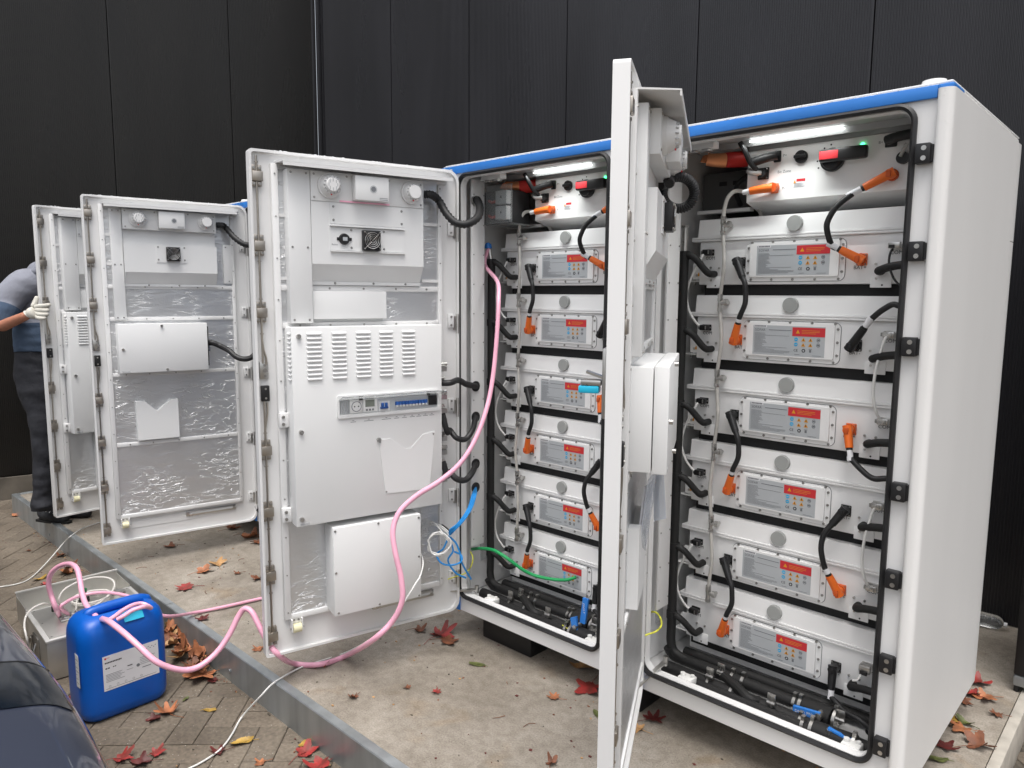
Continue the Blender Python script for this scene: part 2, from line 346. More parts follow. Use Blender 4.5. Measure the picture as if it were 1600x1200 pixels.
TXB = lambda x, y, z: Matrix.Translation((x, y, z)) @ Matrix.Rotation(R(180), 4, 'Z') @ Matrix.Rotation(R(90), 4, 'X')  # text facing +Y

# ------------------------------------------------------------------ setting: ground, slab, walls   (slab top z = 0, paving z = -.14)
GZ = -.14
def flat(name, x0, x1, y0, y1, z, m, kind='structure'):
    b = MB(m); b.quad((x0, y0, z), (x1, y0, z), (x1, y1, z), (x0, y1, z)); return tag(b.build(name), kind=kind)
flat('ground', -80, 80, -120, 60, GZ - .012, M['paver_field'])
flat('joint_sand', -12.2, 5.2, -7.2, 3.2, GZ - .007, M['joint'])
# herringbone pavers at 45 degrees, real blocks with chamfered edges
b = MB(M['paver']); U = .112; rt = 1 / math.sqrt(2); rng = random.Random(3)
def paver(a0, b0, a1, b1):
    g = .0016; ch = .004; z1 = GZ + rng.uniform(-.0015, .0015)
    def P(a, c, z): return b.bm.verts.new(((a - c) * rt, (a + c) * rt, z))
    lo = [P(x, y, GZ - .008) for x, y in ((a0 + g, b0 + g), (a1 - g, b0 + g), (a1 - g, b1 - g), (a0 + g, b1 - g))]
    mi = [P(x, y, z1 - ch * .7) for x, y in ((a0 + g, b0 + g), (a1 - g, b0 + g), (a1 - g, b1 - g), (a0 + g, b1 - g))]
    hi = [P(x, y, z1) for x, y in ((a0 + g + ch, b0 + g + ch), (a1 - g - ch, b0 + g + ch), (a1 - g - ch, b1 - g - ch), (a0 + g + ch, b1 - g - ch))]
    b.face(hi)
    for q, w in ((lo, mi), (mi, hi)):
        for i in range(4): b.face((q[i], q[(i + 1) % 4], w[(i + 1) % 4], w[i]))
def inside(a, c):
    x, y = (a - c) * rt, (a + c) * rt
    return -9.5 < x < 2.6 and -3.6 < y < 2.2 and not (-5.15 < x < .98 and y > -.66)
for i in range(-110, 60):
    for j in range(-60, 110):
        k = (i - j) % 4
        a, c = -1.814 + i * U, .003 + j * U
        if not inside(a + U, c + U): continue
        if k == 0: paver(a, c, a + 2 * U, c + U)
        elif k == 3: paver(a, c, a + U, c + 2 * U)
tag(b.build('block_paving', smooth=0, norm=False), kind='structure')
# concrete slab inside a galvanised angle edging
b = MB(M['concrete']); b.box(-5.236, 1.0, -.768, 2.6, GZ - .01, 0); tag(b.build('concrete_slab', smooth=0), kind='structure')
b = MB(M['galv'])
def edging(p, q, nrm):
    p, q, nrm = Vector(p), Vector(q), Vector(nrm); L_ = (q - p)
    prof = [(0, GZ - .005), (0, .004), (.003, .008), (.038, .008), (.040, .005), (.040, 0.0), (.006, 0.0), (.006, GZ - .005)]
    b.prism([p + nrm * u + Vector((0, 0, z)) for u, z in prof], L_)
edging((-5.276, -.808, 0), (-2.31, -.808, 0), (0, 1, 0)); edging((-2.306, -.808, 0), (.998, -.808, 0), (0, 1, 0))
edging((-5.276, -.766, 0), (-5.276, 2.6, 0), (1, 0, 0))
for x in (-4.3, -3.2, -1.62, -.55): b.cyl((x, -.809, -.09), (x, -.813, -.09), .008, seg=8)
tag(b.build('slab_edging', smooth=30), kind='structure')
b = MB(M['kerb']); b.box(1.003, 1.040, -.80, 2.6, GZ - .01, .006, .004); tag(b.build('slab_kerb', smooth=30), kind='structure')

# micro-ribbed cladding
def cladding(name, org, direc, nrm, spans, z0, z1, label, flip=1):
    root = empty(name, org, label, 'wall')
    direc, nrm = Vector(direc).normalized(), Vector(nrm).normalized(); org = Vector(org)
    def pan(s0, s1, nm='wall_panel'):
        b = MB(M['wall'] if flip > 0 else M['wall_warm_reflect']); pts = []; p = .0135; s = s0 + .004; pts.append((s, -.012)); pts.append((s, 0))
        while s + p < s1 - .004:
            pts += [(s + .0045, 0), (s + .0062, -.0024), (s + .0110, -.0024), (s + p - .0008, 0)]; s += p
        pts += [(s1 - .004, 0), (s1 - .004, -.012)]
        lo = [b.bm.verts.new(direc * u + nrm * d + Vector((0, 0, z0))) for u, d in pts]; hi = [b.bm.verts.new(direc * u + nrm * d + Vector((0, 0, z1))) for u, d in pts]
        for i in range(len(pts) - 1): b.face((lo[i], lo[i + 1], hi[i + 1], hi[i]) if flip > 0 else (lo[i + 1], lo[i], hi[i], hi[i + 1]))
        b.build(nm, root, smooth=0, norm=False)
    for s0, s1 in spans: pan(s0, s1)
    b = MB(M['walldark']); L0, L1 = spans[0][0], spans[-1][1]
    P = [direc * L0 + nrm * -.03, direc * L1 + nrm * -.03, direc * L1 + nrm * -.3, direc * L0 + nrm * -.3]
    b.prism([q + Vector((0, 0, z0)) for q in P], (0, 0, z1 - z0)); b.build('backing_wall', root, smooth=0)
    return root, direc, nrm
WY = 1.93
sx = [at_y(q, 0, WY).x for q in (610, 733, 887, 1093, 1368)]
cx = at_y(497, 0, WY).x
while sx[-1] < 3.2: sx.append(sx[-1] + .978)
wa, da, na = cladding('cladding_wall', (cx, WY, 0), (1, 0, 0), (0, -1, 0), [(.03, sx[0] - cx)] + [(a - cx, c - cx) for a, c in zip(sx, sx[1:])], .004, 6.2, 'dark ribbed cladding wall standing behind the row of white cabinets')
ph = R(14); dB = Vector((-sin(ph), -cos(ph), 0)); nB = Vector((cos(ph), -sin(ph), 0))
def hitB(px, py):
    d = ray(px, py); c0 = Vector((cx, WY, 0)); t = ((c0 - CO).dot(nB)) / d.dot(nB); return (CO + t * d - c0).dot(dB)
s1, s2 = hitB(355, 0), hitB(165, 0)
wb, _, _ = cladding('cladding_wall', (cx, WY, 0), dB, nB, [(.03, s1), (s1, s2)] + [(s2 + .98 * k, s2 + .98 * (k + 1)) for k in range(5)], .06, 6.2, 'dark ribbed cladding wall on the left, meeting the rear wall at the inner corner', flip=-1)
b = MB(M['wall'])
for d, n_ in ((Vector((1, 0, 0)), Vector((0, -1, 0))), (dB, nB)):
    for s in (.0, .05):
        b.prism([d * (s + u) + n_ * w for u, w in ((.0, -.02), (.0, .006), (.012, .007), (.024, .006), (.024, -.02))], (0, 0, 6.2))
b.build('corner_trim', wa, smooth=30)
b = MB(M['plinth']); b.prism([dB * s + nB * w for s, w in ((0, -.3), (0, .02), (7, .02), (7, -.3))], (0, 0, .2)); b.build('plinth', wb, loc=(0, 0, -.15), smooth=0)

# ------------------------------------------------------------------ battery cabinet
O2 = (0, 0, .2)
def make_door(kind, parent, theta, uoff=0.):
    W, Z0, Z1 = .8695, -.052, 1.909
    T = {}
    b = MB(M['white'])
    lp = rrect(0.0, W, Z0, Z1, .012, 4); n = 5
    big = rrect(0.0, W, Z0, Z1, .05, 4)
    lp = lp[:n] + big[n:3 * n] + lp[3 * n:]          # hinge corners have the larger radius
    plate(b, lp, -.040, -.016)
    c = ((W) / 2, (Z0 + Z1) / 2)
    inner = [(c[0] + (x - c[0]) * (1 - .012 / W * 1.6), c[1] + (z - c[1]) * (1 - .012 / (Z1 - Z0) * 1.6)) for x, z in lp]
    frame(b, lp, inner, -.016, 0.0)
    door = b.build('door', parent, loc=(0.0265 + uoff * cos(theta), -.0208 - uoff * sin(theta), .2), smooth=30)
    door.rotation_euler = (0, 0, -theta)
    D = door
    F = -.016                                        # inner skin
    b = MB(M['beads']); r3 = random.Random(3 if kind == 'A' else 8)
    for k in range(60):
        u = r3.uniform(.03, W - .02); b.ball((u, r3.uniform(-.036, -.004), Z1 + .0005), (r3.uniform(.003, .009), .003, r3.uniform(.0015, .0035)), 6, 4)
    tag(b.build('rain_beads', D), kind='stuff')
    # inner frame of square rails
    b = MB(M['white'])
    b.box(.768, .792, F, .008, .09, 1.862, .002); b.box(.086, .104, F, .008, .09, 1.84, .002)
    rails = [1.405, 1.262] if kind == 'A' else [1.415, 1.235, .92, .518]
    for z in rails + [.098]: b.box(.1045, .7675, F, .006, z - .011, z + .011, .002)
    if kind == 'B':
        for z in (1.70, 1.54): b.box(.735, .7675, F, .005, z - .008, z + .008)
    if kind == 'A':
        for z in (1.675, 1.44): b.box(.735, .7675, F, .005, z - .006, z + .006); b.box(.1045, .18, F, .005, z - .006, z + .006)
    b.use(M['screw'])
    for k in range(12):
        z = .12 + k * .155
        b.cyl((.78, .008, z), (.78, .010, z), .003, seg=8); b.cyl((.095, .008, z), (.095, .010, z), .003, seg=8)
    for z in rails:
        for x in (.16, .30, .44, .58, .70): b.cyl((x, .006, z), (x, .009, z), .004, seg=8)
    b.build('inner_frame', D)
    b = MB(M['foil']); b.box(.105, .767, F, -.001, .10, 1.855); b.build('foil_lining', D, smooth=0)
    # visor over the top
    b = MB(M['white']); b.prism([(.775, F, 1.866), (.775, .01, 1.866), (.775, .108, 1.856), (.085, .108, 1.856), (.05, .01, 1.866), (.05, F, 1.866)], (0, 0, .003)); b.prism([(.775, .104, 1.8555), (.775, .108, 1.8555), (.085, .108, 1.8555), (.085, .104, 1.8555)], (0, 0, -.012)); b.box(.06, .77, F, -.004, 1.845, 1.8655); b.build('rain_visor', D, smooth=0)
    # column cover
    b = MB(M['cover']); x0, x1, zb = (.661, .747, 1.272) if kind == 'A' else (.684, .742, 1.232)
    b.box(x0, x1, F, .05 if kind == 'A' else .03, zb, 1.842, .003)
    b.use(M['screw'])
    for x in (x0 + .014, x1 - .014):
        for z in (zb + .012, (zb + 1.842) / 2, 1.83): screw(b, x, .05 if kind == 'A' else .03, z, .0045, .003, 1)
    b.build('column_cover', D)
    # duct cover with slanted foot, detector plate
    x0, x1 = .195, .660
    if kind == 'B': x1 = .682
    yf = .052
    b = MB(M['cover']); zt = 1.7315 if kind == 'A' else 1.652
    b.prism([(x0, F, 1.432), (x0, .012, 1.432), (x0, yf, 1.497), (x0, yf, zt), (x0, .012, zt + (.0 if kind == 'A' else .0)), (x0, F, zt)], (x1 - x0, 0, 0))
    if kind == 'A':
        b.box(.280, .588, yf, yf + .003, 1.652, 1.725); b.box(.280, .590, yf, yf + .003, 1.552, 1.637)
        b.box(.280, .590, yf, yf + .012, 1.641, 1.645); b.box(.280, .590, yf, yf + .010, 1.545, 1.549)
    else: b.box(.36, .52, yf, yf + .003, 1.553, 1.652)
    b.box(x0 - .002, x1, F, .014, 1.418, 1.4315)
    if kind == 'B': b.box(x0, x1, F, .016, 1.6525, 1.7315)
    b.use(M['screw'])
    if kind == 'A':
        for x, z in ((.575, 1.715), (.575, 1.665), (.292, 1.715), (.292, 1.665), (.505, 1.63), (.505, 1.562), (.37, 1.63), (.37, 1.562)): screw(b, x, yf + .003, z, .005, .003, 1)
    else:
        for x, z in ((.51, 1.64), (.51, 1.57), (.372, 1.64), (.372, 1.57)): screw(b, x, yf + .003, z, .005, .003, 1)
    for x in (.56, .40, .26): screw(b, x, .014, 1.4255, .005, .003, 1)
    b.build('duct_cover', D, smooth=20)
    b = MB(M['cover']); b.box(x0, x1, .0125, yf + .004, 1.732, 1.842, .002)
    b.use(M['screw'])
    for x, z in ((x0 + .012, 1.745), (x0 + .012, 1.825), (x1 - .012, 1.745), (x1 - .012, 1.83), (.52, 1.83), (.345, 1.83)): screw(b, x, yf + .004, z, .0045, .003, 1)
    b.build('detector_plate', D)
    dl = .589 if kind == 'A' else .606
    for j, (x, z, r) in enumerate(((dl, 1.79, .047), (.252, 1.79, .044))):
        b = MB(M['white']); y = yf + .004
        b.cyl((x, y, z), (x, y + .012, z), r * 1.02, r, 28); b.cyl((x, y + .012, z), (x, y + .032, z), r * .92, r * .72, 28); b.cyl((x, y + .032, z), (x, y + .046, z), r * .64, r * (.50 if j == 0 else .58), 24)
        b.use(M['grey'])
        for k in range(14):
            a = 2 * pi * k / 14; b.cyl((x + cos(a) * r * .68, y + .0325, z + sin(a) * r * .68), (x + cos(a) * r * .60, y + .040, z + sin(a) * r * .60), .0022, seg=5)
        if j == 0:
            for k in range(8):
                a = 2 * pi * k / 8; b.box(x + cos(a) * r * .36 - .002, x + cos(a) * r * .36 + .002, y + .046, y + .0465, z + sin(a) * r * .36 - .006, z + sin(a) * r * .36 + .006)
        b.use(M['red']).cyl((x + .003, y + .03, z - r * .75), (x + .003, y + .034, z - r * .75), .003, seg=6)
        b.build('smoke_detector', D)
    bx0, bx1 = (.362, .500) if kind == 'A' else (.37, .505)
    b = MB(M['cover']); b.box(bx0, bx1, yf + .0045, .095, 1.742, 1.834, .003); b.use(M['grey']); b.cyl((.427, .094, 1.786), (.427, .0965, 1.786), .0145, seg=20)
    b.use(M['ink2']).cyl((.427, .0958, 1.786), (.427, .0968, 1.786), .010, seg=16)
    b.use(M['ink2'])
    for k in range(2): b.box(bx0 + .006, bx0 + .04, .0951, .0955, 1.747 + k * .006, 1.749 + k * .006)
    if kind == 'A':
        b.use(M['pink']); b.box(.345, .55, yf + .0045, yf + .0062, 1.7332, 1.7395)  # red LED glow on the plate painted as a pink strip
    b.build('sounder_box', D)
    # fan
    fx0, fx1, fz0, fz1 = (.392, .464, 1.553, 1.631) if kind == 'A' else (.398, .47, 1.563, 1.641)
    fy = yf + .003; fc = ((fx0 + fx1) / 2, (fz0 + fz1) / 2)
    b = MB(M['black']); b.box(fx0, fx1, fy, fy + .024, fz0, fz1, .003)
    b.use(M['dark']); b.cyl((fc[0], fy + .0235, fc[1]), (fc[0], fy + .0246, fc[1]), .034, seg=28)
    fan = b.build('fan', D)
    b = MB(M['steel'])
    for r in (.010, .017, .024, .031):
        b.tube([(fc[0] + r * cos(2 * pi * k / 24), fy + .028, fc[1] + r * sin(2 * pi * k / 24)) for k in range(25)], .0014, 5, 1)
    for sg in (1, -1): b.tube([(fc[0] - sg * .033, fy + .029, fc[1] - .033), (fc[0] + sg * .033, fy + .029, fc[1] + .033)], .0013 if sg > 0 else .0009, 5, 1)
    for sx_ in (-1, 1):
        for sz in (-1, 1): b.cyl((fc[0] + sx_ * .032, fy + .024, fc[1] + sz * .032), (fc[0] + sx_ * .032, fy + .028, fc[1] + sz * .032), .003, seg=8)
    b.build('fan_guard', D)
    if kind == 'A':
        b = MB(M['black']); x, z = .534, 1.594
        b.cyl((x, yf + .003, z), (x, yf + .014, z), .022, .019, 24); b.box(x - .030, x + .030, yf + .003, yf + .007, z - .006, z + .006, .002)
        b.use(M['label']); b.box(x - .009, x + .009, yf + .014, yf + .0146, z - .007, z + .007)
        b.use(M['ink2']); b.text('Buzzer', .009, TXB(.572, yf + .0036, 1.572))
        b.build('buzzer', D)
    # locking rod, latches, gear, stop block
    b = MB(M['nickel'])
    X = .842
    for z0, z1 in ((1.12, 1.885), (.01, .975)): b.cyl((X, -.004, z0), (X, -.004, z1), .0042, seg=8)
    b.tube([(X, -.004, 1.21), (X - .004, -.003, 1.17), (X - .012, -.002, 1.14), (X - .012, -.002, 1.115)], .004, 8, 3)
    b.tube([(X, -.004, .86), (X - .004, -.003, .89), (X - .010, -.002, .93), (X - .010, -.002, .97)], .004, 8, 3)
    for z in (1.86, 1.50, 1.36, 1.23, .85, .72, .47, .34, .21): b.cyl((X, -.004, z), (X, -.004, z + .004), .007, seg=8)
    b.build('lock_rod', D)
    for z in (1.812, 1.56, 1.312, .784, .541, .283, .033):
        b = MB(M['nickel']); b.box(X - .021, X + .017, F, .006, z - .019, z + .017, .002)
        for sx_ in (-1, 1):
            b.box(X + sx_ * .011 - .007, X + sx_ * .011 + .007, F, -.002, z + .0172, z + .040, .002); b.box(X + sx_ * .011 - .007, X + sx_ * .011 + .007, F, -.002, z - .037, z - .0192, .002)
        b.use(M['screw'])
        for sx_ in (-1, 1):
            for dz in (.029, -.028): b.cyl((X + sx_ * .011, -.002, z + dz), (X + sx_ * .011, .001, z + dz), .0045, seg=8)
        b.build('latch', D)
    b = MB(M['steel']); b.box(X - .020, X + .012, F, -.004, 1.06, 1.125, .002); b.use(M['screw'])
    for dz in (.012, .033, .053): b.cyl((X - .006, -.004, 1.06 + dz), (X - .006, 0, 1.06 + dz), .005 if dz != .033 else .008, seg=10)
    b.build('gear_box', D)
    b = MB(M['black']); b.box(X - .020, X + .010, F, .004, .975, 1.035, .003); b.use(M['steel'])
    for dz in (.012, .048): b.cyl((X - .005, .004, .975 + dz), (X - .005, .006, .975 + dz), .004, seg=10)
    b.build('stop_block', D)
    # bottom roller
    b = MB(M['roller']); rx = .748; b.cyl((rx - .016, .012, .052), (rx + .016, .012, .052), .018, seg=20)
    b.use(M['white']); b.box(rx - .022, rx + .022, F, .004, .068, .095, .002); b.box(rx - .0225, rx - .0180, F, .022, .04, .09); b.box(rx + .0180, rx + .0225, F, .022, .04, .09)
    b.use(M['screw']); b.cyl((rx - .028, .012, .052), (rx + .026, .012, .052), .004, seg=8)
    for sx_ in (-1, 1): b.cyl((rx + sx_ * .009, .004, .083), (rx + sx_ * .009, .007, .083), .004, seg=8)
    b.build('roller', D)
    # hinges
    for z in (1.665, 1.27, .90, .49, .11):
        b = MB(M['white']); b.box(.022, .05, F, -.006, z - .03, z + .03, .003); b.use(M['steel']); b.cyl((.004, -.006, z - .055), (.004, -.006, z + .03), .007, seg=12); b.box(.004, .022, F, -.010, z - .04, z + .02)
        b.use(M['screw'])
        for dz in (-.018, .018): b.cyl((.036, -.006, z + dz), (.036, -.002, z + dz), .0045, seg=8)
        b.build('hinge', D)
    if kind == 'A':
        # flat cover strip below the duct, big louvred box, bottom box
        b = MB(M['cover']); b.box(.352, .655, F, .03, 1.286, 1.394, .002); b.use(M['grey']); b.box(.36, .65, F, .006, 1.275, 1.2859)
        b.build('strip_cover', D)
        x0, x1, z0, z1, yf2 = .133, .759, .490, 1.258, .09
        b = MB(M['cover']); b.box(x0, x1, F, yf2, z0, z1, .0025)
        for px, py in ((.733, 1.225), (.733, .86), (.74, .52), (.42, .80)):
            b.use(M['steel']); b.cyl((px, yf2, py), (px, yf2 + .012, py), .009, .008, 14)
        b.use(M['cover'])
        for xl, xr in ((.641, .708), (.543, .610), (.444, .513), (.349, .416), (.251, .318)):     # louvres, front
            for k in range(11):
                z = 1.236 - k * .0172
                b.prism([(xl + .004, yf2, z + .004), (xr - .004, yf2, z + .004), (xr - .006, yf2 + .007, z - .004), (xl + .006, yf2 + .007, z - .004)], (0, -.001, -.004))
        for k in range(11):                                                                       # louvres, free side
            z = 1.236 - k * .0172
            b.prism([(x1, .045, z + .004), (x1, .082, z + .004), (x1 + .006, .08, z - .004), (x1 + .006, .047, z - .004)], (-.001, 0, -.004))
        b.use(M['grey']); b.box(.71, .745, yf2, yf2 + .0008, .494, .503)
        b.build('louvred_box', D)
        for z in (.90, .525):
            b = MB(M['white']); b.box(.7595, .795, .0085, .030, z - .028, z + .028, .002); b.use(M['screw'])
            for dz in (-.014, .014): b.cyl((.782, .030, z + dz), (.782, .036, z + dz), .006, seg=8)
            b.build('box_bracket', D)
        # breaker window
        y = yf2
        b = MB(M['cover']); lo, li = rrect(.148, .590, .900, .990, .008, 4), rrect(.156, .582, .913, .975, .004, 4)
        frame(b, lo, li, y, y + .008); b.use(M['label']); b.box(.156, .582, y, y + .0015, .913, .975)
        b.use(M['grey'])
        for k in range(5): b.box(.543 + k * .008, .545 + k * .008, y + .0015, y + .006, .916, .965)
        b.use(M['white']); b.box(.487, .540, y + .0015, y + .007, .916, .970, .003); b.use(M['ink2']); b.cyl((.513, y + .0066, .943), (.513, y + .0074, .943), .021, seg=24)
        b.use(M['white']); b.cyl((.513, y + .0068, .943), (.513, y + .0078, .943), .018, seg=24); b.use(M['ink'])
        for sx_ in (-1, 1): b.cyl((.513 + sx_ * .008, y + .0078, .943), (.513 + sx_ * .008, y + .0083, .943), .003, seg=8)
        b.use(M['white']); b.box(.425, .485, y + .0015, y + .006, .918, .972); b.use(M['screen']); b.box(.437, .476, y + .006, y + .0066, .938, .966); b.use(M['ink2'])
        for k in range(3): b.box(.440 + k * .013, .448 + k * .013, y + .006, y + .0068, .922, .930)
        b.use(M['white']); b.box(.372, .42, y + .0015, y + .006, .916, .955); b.use(M['switch_blue'])
        for k in range(2): b.box(.384 + k * .016, .394 + k * .016, y + .006, y + .016, .930, .950, .002)
        b.box(.380, .414, y + .006, y + .014, .926, .934, .002)
        for k in range(10): b.box(.204 + k * .0145, .2165 + k * .0145, y + .0015, y + .009, .935, .950, .001)
        b.use(M['white'])
        for k in range(10): b.box(.2065 + k * .0145, .2145 + k * .0145, y + .009, y + .013, .928, .936, .001)
        b.use(M['grey'])
        for k in range(12): b.box(.21 + k * .012, .213 + k * .012, y + .0015, y + .003, .954, .957)
        b.use(M['black']); b.box(.160, .198, y + .0015, y + .008, .925, .965, .001)
        b.use(M['grey']); b.box(.16, .58, y + .0015, y + .004, .9135, .9165)
        b.use(M['ink2'])
        for k, x in enumerate((.525, .46, .385, .34, .305, .27, .24, .21, .18)):
            b.box(x - .004, x + .004, y, y + .0004, .886, .888); b.box(x - (.02 if k in (1, 2) else .011), x + (.02 if k in (1, 2) else .011), y, y + .0004, .880, .882)
        b.build('breaker_panel', D)
        b = MB(M['clearplast']); b.prism([(.130, y + .008, .972), (.130, y + .05, .990), (.130, y + .052, .986), (.130, y + .010, .968)], (.455, 0, 0)); b.use(M['black'])
        b.box(.49, .503, y + .008, y + .016, .968, .978); b.box(.195, .208, y + .008, y + .016, .968, .978); b.build('window_flap', D)
        b = MB(M['cover'])
        lp = [(.393, .572), (.194, .566), (.168, .812), (.222, .803), (.278, .750), (.302, .750), (.372, .799), (.421, .800)]
        b.prism([(x, y + .0005, z) for x, z in lp[::1]], (0, .003, 0)); b.use(M['screw'])
        for x, z in ((.415, .79), (.175, .80), (.39, .58), (.20, .575)): screw(b, x, y + .0035, z, .004, .002, 1)
        b.build('document_pocket', D, smooth=20)
        b = MB(M['cover']); b.box(.24, .620, F, .10, .100, .465, .003); b.use(M['screw'])
        for x, z in ((.612, .452), (.43, .455), (.25, .45), (.612, .28), (.25, .28), (.605, .112), (.43, .11), (.25, .108)): screw(b, x, .10, z, .005, .003, 1)
        b.build('terminal_box', D)
        b = MB(M['black']); b.box(.2345, .2395, F, .085, .13, .44); b.use(M['steel']); b.cyl((.236, .03, .40), (.222, .03, .40), .012, seg=12); b.cyl((.236, .06, .36), (.222, .06, .36), .009, seg=12); b.build('terminal_strip', D)
        b = MB(M['steel']); 
        for k in range(9): b.box(.100, .1325, .045, .075, .58 + k * .06, .60 + k * .06)
        for k in range(9): b.cyl((.130, .06, .61 + k * .06), (.095 + .012 * (k % 2), .06, .61 + k * .06), .009, seg=10)
        b.build('cable_gland_strip', D)
    else:
        x0, x1, z0, z1, yf2 = .279, .741, .937, 1.211, .10
        b = MB(M['cover']); b.box(x0, x1, F, .060, z0 + .003, z1 - .003, .002); b.box(x0 - .002, x1, .0625, yf2, z0, z1, .003); b.use(M['steel'])
        for x, z in ((.52, 1.198), (.72, 1.07), (.50, .95)): b.cyl((x, yf2, z), (x, yf2 + .010, z), .007, seg=12)
        b.use(M['grey']); b.box(.69, .73, yf2, yf2 + .0008, .941, .950)
        b.build('control_box', D)
        b = MB(M['black']); b.box(.270, .2785, .02, .09, .96, 1.19); b.use(M['steel']); b.box(.252, .277, .01, .05, 1.04, 1.11, .003); b.build('terminal_strip', D)
        b = MB(M['cover'])
        lp = [(.671, .535), (.435, .535), (.433, .771), (.478, .769), (.553, .703), (.618, .767), (.677, .777)]
        b.prism([(x, F, z) for x, z in lp], (0, .012, 0)); lp2 = [(.66, .540), (.440, .540), (.440, .766), (.478, .766), (.553, .703), (.615, .764), (.664, .766)]
        b.prism([(x, -.003, z) for x, z in lp2], (0, .033, 0)); b.use(M['screw'])
        for x, z in ((.672, .76), (.668, .62), (.436, .76), (.436, .65)): screw(b, x, -.003, z, .004, .003, 1)
        b.build('document_pocket', D, smooth=20)
        b = MB(M['cover']); b.box(.10, .150, F, .012, 1.44, 1.67, .002); b.use(M['screw']); screw(b, .135, .012, 1.655, .004, .003, 1); screw(b, .12, .012, 1.455, .004, .003, 1); b.build('side_strip', D)
        b = MB(M['cover']); b.prism([(.74, F, .055), (.74, F, .020), (.39, F, .020), (.13, F, .045), (.13, F, .085)], (0, .003, 0)); b.build('bottom_strip', D, smooth=0)
    return D

def make_housing(root):
    b = MB(M['white'])
    xl, xr = -.095, .872
    b.box(xl, xl + .018, .024, 1.0, -.064, 1.928); b.box(.869, .8705, .045, .94, -.064, 1.922)
    b.box(xl + .0181, .86, 1.0, 1.018, -.064, 1.928)
    b.box(xl + .0181, xr - .0021, .024, .9999, -.064, -.046); b.box(xl + .0181, xr - .0021, .024, .9999, 1.929, 1.938, 0)
    b.box(xl - .002, .882, .012, .95, 1.9385, 1.946, .003)
    b.box(.84, .8685, .045, .9395, -.0455, 1.9285)
    b.build('housing', root, off=O2)
    b = MB(M['wet']); 
    pr = [(.8535, .03), (.8535, -.010)] + [(.8655 - .012 * cos(R(a)), -.010 - .010 * sin(R(a))) for a in (22, 45, 68, 90)] + [(.872 + .021 * sin(R(a)), .002 - .022 * cos(R(a))) for a in (15, 30, 45, 60, 75, 90)] + [(.8935, .03), (.8935, .872)]
    pr2 = [(.8935, .8745), (.8935, .93)] + [(.8785 + .015 * cos(R(a)), .93 + .015 * sin(R(a))) for a in (30, 60, 90)] + [(.871, .945), (.871, .8745)]
    for p_, z0_, z1_ in ((pr + [(.871, .872), (.871, .03)], -.064, 1.922), (pr2, -.064, 1.58), (pr2, 1.583, 1.915)): b.prism([(x, y, z0_) for x, y in p_], (0, 0, z1_ - z0_))
    b.build('side_cover', root, off=O2, smooth=32)
    b = MB(M['white']); n = 6
    inner = rrect(.014, .794, .014, 1.886, .04, n); outer = rrect(xl + .02, .8525, -.0635, 1.9285, .004, n)
    frame(b, outer, inner, 0, .022)
    inn2 = rrect(.017, .791, .017, 1.883, .038, n); frame(b, inner, inn2, .0005, .032)
    b.build('front_frame', root, off=O2)
    b = MB(M['blue']); b.box(xl - .003, .8525, -.010, -.0005, 1.9005, 1.934, .003); b.box(.8527, .890, -.0095, .10, 1.9225, 1.934, .003); b.box(xl - .003, -.0115, -.0095, -.0005, -.0635, 1.9003, .003); b.box(-.0113, .012, -.0093, -.0005, -.0635, -.0015, .002); b.box(xl - .0045, xl - .0005, .0, 1.02, -.063, 1.93)
    b.build('blue_trim', root, off=O2)
    b = MB(M['beads']); r2 = random.Random(5)
    for k in range(70):
        x = r2.uniform(xl, .86); b.ball((x, r2.uniform(-.008, .004), 1.9345), (r2.uniform(.003, .010), .003, r2.uniform(.0012, .003)), 6, 4)
    tag(b.build('rain_beads', root, off=O2), kind='stuff')
    b = MB(M['white']); b.cyl((.815, .10, 1.946), (.815, .10, 1.971), .036, .030, 24); b.build('lifting_cap', root, off=O2)
    b = MB(M['rubber']); go, gi = rrect(0, .808, 0, 1.9, .052, 8), rrect(.0145, .7935, .0145, 1.8855, .040, 8)
    gm = [((a[0] * .5 + c[0] * .5), (a[1] * .5 + c[1] * .5)) for a, c in zip(go, gi)]
    k = len(go); Ls = [[b.bm.verts.new((x, y, z)) for x, z in lp] for lp, y in ((go, -.0005), (go, -.010), (gm, -.0155), (gi, -.010), (gi, .012))]
    for a, c in zip(Ls, Ls[1:]):
        for i in range(k): b.face((a[i], a[(i + 1) % k], c[(i + 1) % k], c[i]))
    b.build('door_gasket', root, off=O2, smooth=50)
    for z in (1.761, 1.507, 1.251, .846, .592, .339, .085):
        b = MB(M['black']); b.box(.812, .848, -.026, -.0005, z - .026, z + .026, .003); b.box(.8481, .853, -.016, -.0005, z - .022, z + .022); b.use(M['steel'])
        for dz in (-.013, .013): b.cyl((.833, -.026, z + dz), (.833, -.0275, z + dz), .0065, seg=12)
        b.build('striker_block', root, off=O2)
    # inside
    b = MB(M['white']); b.box(.0175, .026, .056, .135, .226, 1.886, .001)
    b.box(-.0765, -.068, .14, .9995, -.04, 1.926)
    b.use(M['screw'])
    for k in range(13):
        for y in (.068, .128): b.cyl((.026, y, .26 + k * .13), (.0285, y, .26 + k * .13), .003, seg=6)
    b.build('inner_side_panel', root, off=O2)
    b = MB(M['grey']); b.box(-.0678, -.060, .20, .245, .1, 1.60); b.box(.03, .80, .85, .99, -.03, 1.92); b.box(.78, .838, .2, .84, -.03, 1.90); b.build('inner_back', root, off=O2)
    b = MB(M['dark'])
    for i in range(1, 7):
        z = 1.4265 - .2745 * (i - 0) + .236
        b.box(.03, .77, .315, .845, z - .0, z + .0375)  # black filler stands for the interior shade between the packs
    b.build('gap_shade_fill', root, off=O2)
